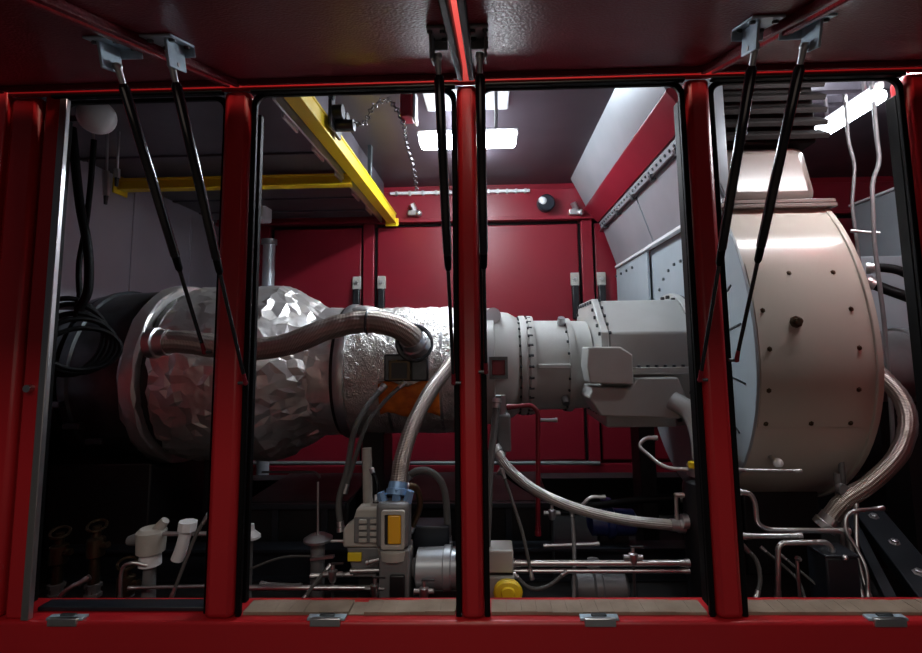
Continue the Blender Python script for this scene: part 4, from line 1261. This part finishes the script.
# white actuator and elbow in the far left opening
q = W(151, 545, 2.48)
t = thing('valve_actuator', 'white plastic valve actuator on a stem in the far left opening', 'actuator', (q.x, 2.48, ZF))
link('head', MB().lathe((q.x, 2.48, q.z - 0.035), (0, 0, 1), [(0, 0.045), (0.005, 0.062), (0.10, 0.066), (0.115, 0.05)], 20), 'ivory', t)
link('horn', MB().cyl((q.x + 0.03, 2.48, q.z + 0.07), (q.x + 0.065, 2.48, q.z + 0.115), 0.028, 0.02, 14), 'ivory', t)
link('side_port', MB().cyl((q.x - 0.05, 2.48, q.z + 0.03), (q.x - 0.11, 2.48, q.z + 0.02), 0.032, 0.022, 14), 'motor_grey', t)
link('collar', MB().lathe((q.x, 2.48, q.z - 0.10), (0, 0, 1), [(0, 0.03), (0.01, 0.05), (0.065, 0.046)], 20), 'lamp_white', t)
link('stem', MB().cyl((q.x, 2.48, ZF), (q.x, 2.48, q.z - 0.10), 0.035, 0.028, 16), 'motor_grey', t)
q = W(182, 541, 2.46)
t = thing('elbow_fitting', 'bright white elbow fitting right of the white actuator', 'fitting', (q.x, 2.46, q.z - 0.09))
link('elbow', MB().tube(smooth_path([q + Vector((0.02, 0, 0.06)), q + Vector((0.012, 0, 0.02)), q + Vector((0.0, 0, -0.03)), q + Vector((-0.02, 0, -0.085))], 5), 0.028, 16), 'lamp_white', t)
link('nut', MB().cyl(q + Vector((0.022, 0, 0.05)), q + Vector((0.026, 0, 0.09)), 0.042, n=8), 'lamp_white', t)
link('link_pipe', MB().cyl(q + Vector((-0.10, 0.01, 0.03)), q + Vector((0.16, 0.01, 0.03)), 0.011, n=12), 'steel', t)
for px, py, w in ((60, 535, 'leftmost of three dark bronze valves in the far left opening'), (97, 528, 'tallest of three dark bronze valves, in the middle'), (127, 566, 'shortest of three dark bronze valves, beside the white actuator')):
    q = W(px, py, 2.52)
    t = thing('valve', w, 'valve', (q.x, 2.52, ZF), 'dark bronze valves')
    link('body', MB().lathe((q.x, 2.52, ZF), (0, 0, 1), [(0, 0.03), (q.z - ZF - 0.14, 0.022), (q.z - ZF - 0.13, 0.04), (q.z - ZF - 0.05, 0.04), (q.z - ZF - 0.04, 0.02), (q.z - ZF + 0.01, 0.018)], 14), 'brass', t)
    link('bonnet', MB().lathe((q.x, 2.52, ZF + 0.10), (0, 0, 1), [(0, 0.03), (0.002, 0.038), (0.02, 0.038), (0.022, 0.03), (0.045, 0.03), (0.047, 0.038), (0.065, 0.038), (0.067, 0.03)], 6), 'motor_grey', t)
    link('hand_wheel', MB().torus((q.x, 2.52, q.z + 0.012), (0.2, -0.4, 1), 0.04, 0.007, 18, 6), 'brass', t)
    link('side_port', MB().cyl((q.x, 2.52, q.z - 0.09), (q.x + 0.07, 2.51, q.z - 0.075), 0.02, 0.016, 10), 'brass', t)

# blue pumps in the third opening
for px, py, Y, w in ((612, 522, 3.0, 'blue pump body behind the sagging bright hose'), (600, 586, 2.68, 'dull blue-grey pump body low between the level pipes and the sill')):
    q = W(px, py, Y)
    m_ = 'blue' if Y > 2.8 else 'motor_grey'
    t = thing('pump', w, 'pump', (q.x, Y, ZF))
    link('body', MB().lathe((q.x - 0.14, Y, q.z), AX, [(0, 0.03), (0.02, 0.07), (0.10, 0.075), (0.11, 0.09), (0.14, 0.09), (0.15, 0.075), (0.26, 0.07), (0.28, 0.04)], 24), m_, t)
    link('port', MB().cyl((q.x - 0.03, Y, q.z + 0.06), (q.x - 0.03, Y, q.z + 0.13), 0.03, n=12), m_, t)
    link('foot', MB().box(q.x - 0.08, q.x + 0.08, Y - 0.04, Y + 0.04, ZF, q.z - 0.04), 'skid', t)
q = W(505, 440, 2.75)
t = thing('hose_manifold', 'grey block the hoses join at, just right of the middle post', 'manifold', (q.x, 2.75, q.z - 0.1))
link('block', MB().box(q.x - 0.045, q.x + 0.03, 2.68, 2.78, q.z - 0.05, q.z + 0.14), 'motor_grey', t, 0.01)
link('top_union', MB().cyl((q.x - 0.02, 2.72, q.z + 0.14), (q.x - 0.02, 2.72, q.z + 0.24), 0.03, n=6), 'steel', t)
link('bottom_union', MB().cyl((q.x - 0.02, 2.72, q.z - 0.05), (q.x - 0.04, 2.70, q.z - 0.10), 0.03, n=6), 'ivory', t)
link('wall_strut', MB().bar((q.x, 2.76, q.z + 0.05), (q.x + 0.02, 3.1, q.z + 0.13), 0.02, 0.02), 'dark_steel', t)
q = W(778, 463, 2.58)
t = thing('sensor_knob', 'small pale knob under the bottom of the cream casing', 'sensor', (q.x, 2.58, q.z - 0.03))
link('knob', MB().ball((q.x, 2.58, q.z), 0.024), 'lamp_white', t)
link('stem', MB().cyl((q.x, 2.58, q.z), (q.x + 0.02, 2.72, q.z + 0.02), 0.012, n=10), 'steel', t)
q = W(836, 580, 2.44)
t = thing('control_box', 'small dark grey box standing at the sill below the cream casing', 'box', (q.x, 2.44, ZF))
link('case', MB().box(q.x - 0.075, q.x + 0.07, 2.38, 2.52, ZF, W(836, 556, 2.40).z), 'skid_blue', t, 0.008)
link('lid', MB().box(q.x - 0.08, q.x + 0.075, 2.375, 2.525, W(836, 556, 2.40).z, W(836, 556, 2.40).z + 0.012), 'skid_blue', t, 0.004)
for px, py in ((808, 566), (847, 559)):
    p = W(px, py, 2.36)
    link('lock_nut', MB().ball((p.x, 2.372, p.z), 0.013, 10, 7), 'chrome', t) if px > 820 else one('bolt_head', MB().lathe((p.x, 2.44, p.z), (0, -1, 0.2), [(0, 0.012), (0.02, 0.012), (0.03, 0.006)], 6).cyl((p.x, 2.44, p.z), (p.x, 2.44, ZF), 0.008, n=8), 'chrome', 'bright bolt head left of the small dark grey box', 'bolt')


# ------------------------------------------------------------------ small tubes and fittings among the low machinery
for lab, P, r, m_ in (
        ('thin grey pipe rising between the sagging hose and the sill', [(572, 512, 2.66), (574, 545, 2.6), (574, 604, 2.5)], 0.010, 'motor_grey'),
        ('dark drooping cable right of the white terminal box', [(514, 574, 2.48), (530, 588, 2.46), (548, 586, 2.46), (566, 572, 2.46)], 0.009, 'hose_grey'),
        ('black hose sagging behind the bright braided hose', [(500, 470, 2.95), (535, 492, 2.95), (575, 506, 2.95), (640, 500, 2.95), (684, 498, 2.9)], 0.020, 'rubber'),
        ('short pale tube joining the blue pump', [(545, 546, 2.8), (598, 544, 2.8)], 0.009, 'steel'),
        ('curved pale tube above the bright braided hose', [(580, 508, 2.75), (590, 498, 2.75), (604, 497, 2.75)], 0.009, 'steel'),
        ('short level tube behind the thin dark red pipe', [(538, 420, 3.0), (556, 420, 3.0)], 0.010, 'steel'),
        ('slanting thin tube left of the upturned bend', [(762, 548, 2.56), (796, 578, 2.5), (806, 602, 2.46)], 0.007, 'hose_grey'),
        ('slanting thin tube under the upturned bend', [(782, 556, 2.56), (806, 576, 2.5), (822, 590, 2.46)], 0.006, 'hose_grey'),
        ('grey tube dropping below the round filler cap', [(330, 566, 2.5), (318, 580, 2.46), (303, 600, 2.42)], 0.010, 'hose_grey'),
        ('level tube below the yellow tag', [(352, 571, 2.42), (384, 570, 2.42)], 0.010, 'steel'),
        ('stubby pale tube between terminal block and filter', [(368, 562, 2.40), (384, 558, 2.40)], 0.012, 'steel'),
        ('brown curved tube right of the blue fittings', [(404, 486, 2.5), (416, 488, 2.52), (420, 505, 2.54), (414, 522, 2.55), (410, 530, 2.55)], 0.016, 'brass'),
        ('thin tube along the left of the drain funnel', [(236, 575, 2.6), (280, 558, 2.62), (316, 556, 2.62)], 0.006, 'hose_grey'),
        ('black cable along the left of the filter housing', [(372, 470, 2.55), (377, 485, 2.5), (376, 500, 2.46)], 0.010, 'rubber'),
        ('upright dark tube on the right of the pump motor', [(476, 545, 2.6), (473, 570, 2.5), (478, 600, 2.42)], 0.010, 'hose_grey'),
        ('bent tube from the white actuator to the short valve', [(120, 600, 2.42), (122, 570, 2.42), (132, 563, 2.42), (146, 565, 2.44)], 0.009, 'steel'),
        ('short pale tube clipped under the drain funnel', [(262, 584, 2.5), (300, 586, 2.48)], 0.010, 'steel')):
    hose('small_tube', lab, P, r, m_, 'tube', group='small tubes among the low machinery', fl=0.03)
for px, py, Y, lab in ((333, 573, 2.46, 'small steel valve left of the yellow tag'), (375, 587, 2.38, 'small steel tap at the foot of the terminal block'),
                       (552, 512, 2.9, 'small steel joint behind the bright braided hose'), (633, 556, 2.52, 'small knob standing on the upper level pipe'),
                       (424, 590, 2.36, 'small steel tap in front of the grey pump motor')):
    q = W(px, py, Y)
    t = thing('small_valve', lab, 'valve', (q.x, Y, q.z - 0.04), 'small valves')
    link('body', MB().lathe((q.x, Y, q.z - 0.04), (0, 0, 1), [(0, 0.014), (0.02, 0.022), (0.05, 0.022), (0.055, 0.010), (0.08, 0.009)], 12), 'steel', t)
    link('cross_port', MB().cyl((q.x - 0.045, Y, q.z - 0.005), (q.x + 0.045, Y, q.z - 0.005), 0.012, n=10), 'steel', t)
    link('lever', MB().bar((q.x - 0.01, Y, q.z + 0.042), (q.x + 0.05, Y - 0.01, q.z + 0.046), 0.012, 0.006), 'dark_steel', t)
    link('pedestal', MB().cyl((q.x, Y, ZF), (q.x, Y, q.z - 0.04), 0.008, n=8), 'dark_steel', t)
q = W(838, 488, 2.60)
t = thing('sampling_valve', 'small green-grey valve standing right of the cream casing foot', 'valve', (q.x, 2.60, q.z - 0.1))
link('body', MB().cyl((q.x, 2.60, q.z - 0.10), (q.x, 2.60, q.z + 0.07), 0.015, n=12), 'motor_grey', t)
link('disc', MB().cyl((q.x + 0.0, 2.585, q.z), (q.x + 0.0, 2.55, q.z), 0.028, n=16), 'motor_grey', t)
link('stem', MB().cyl((q.x, 2.60, ZF), (q.x, 2.60, q.z - 0.10), 0.010, n=10), 'motor_grey', t)
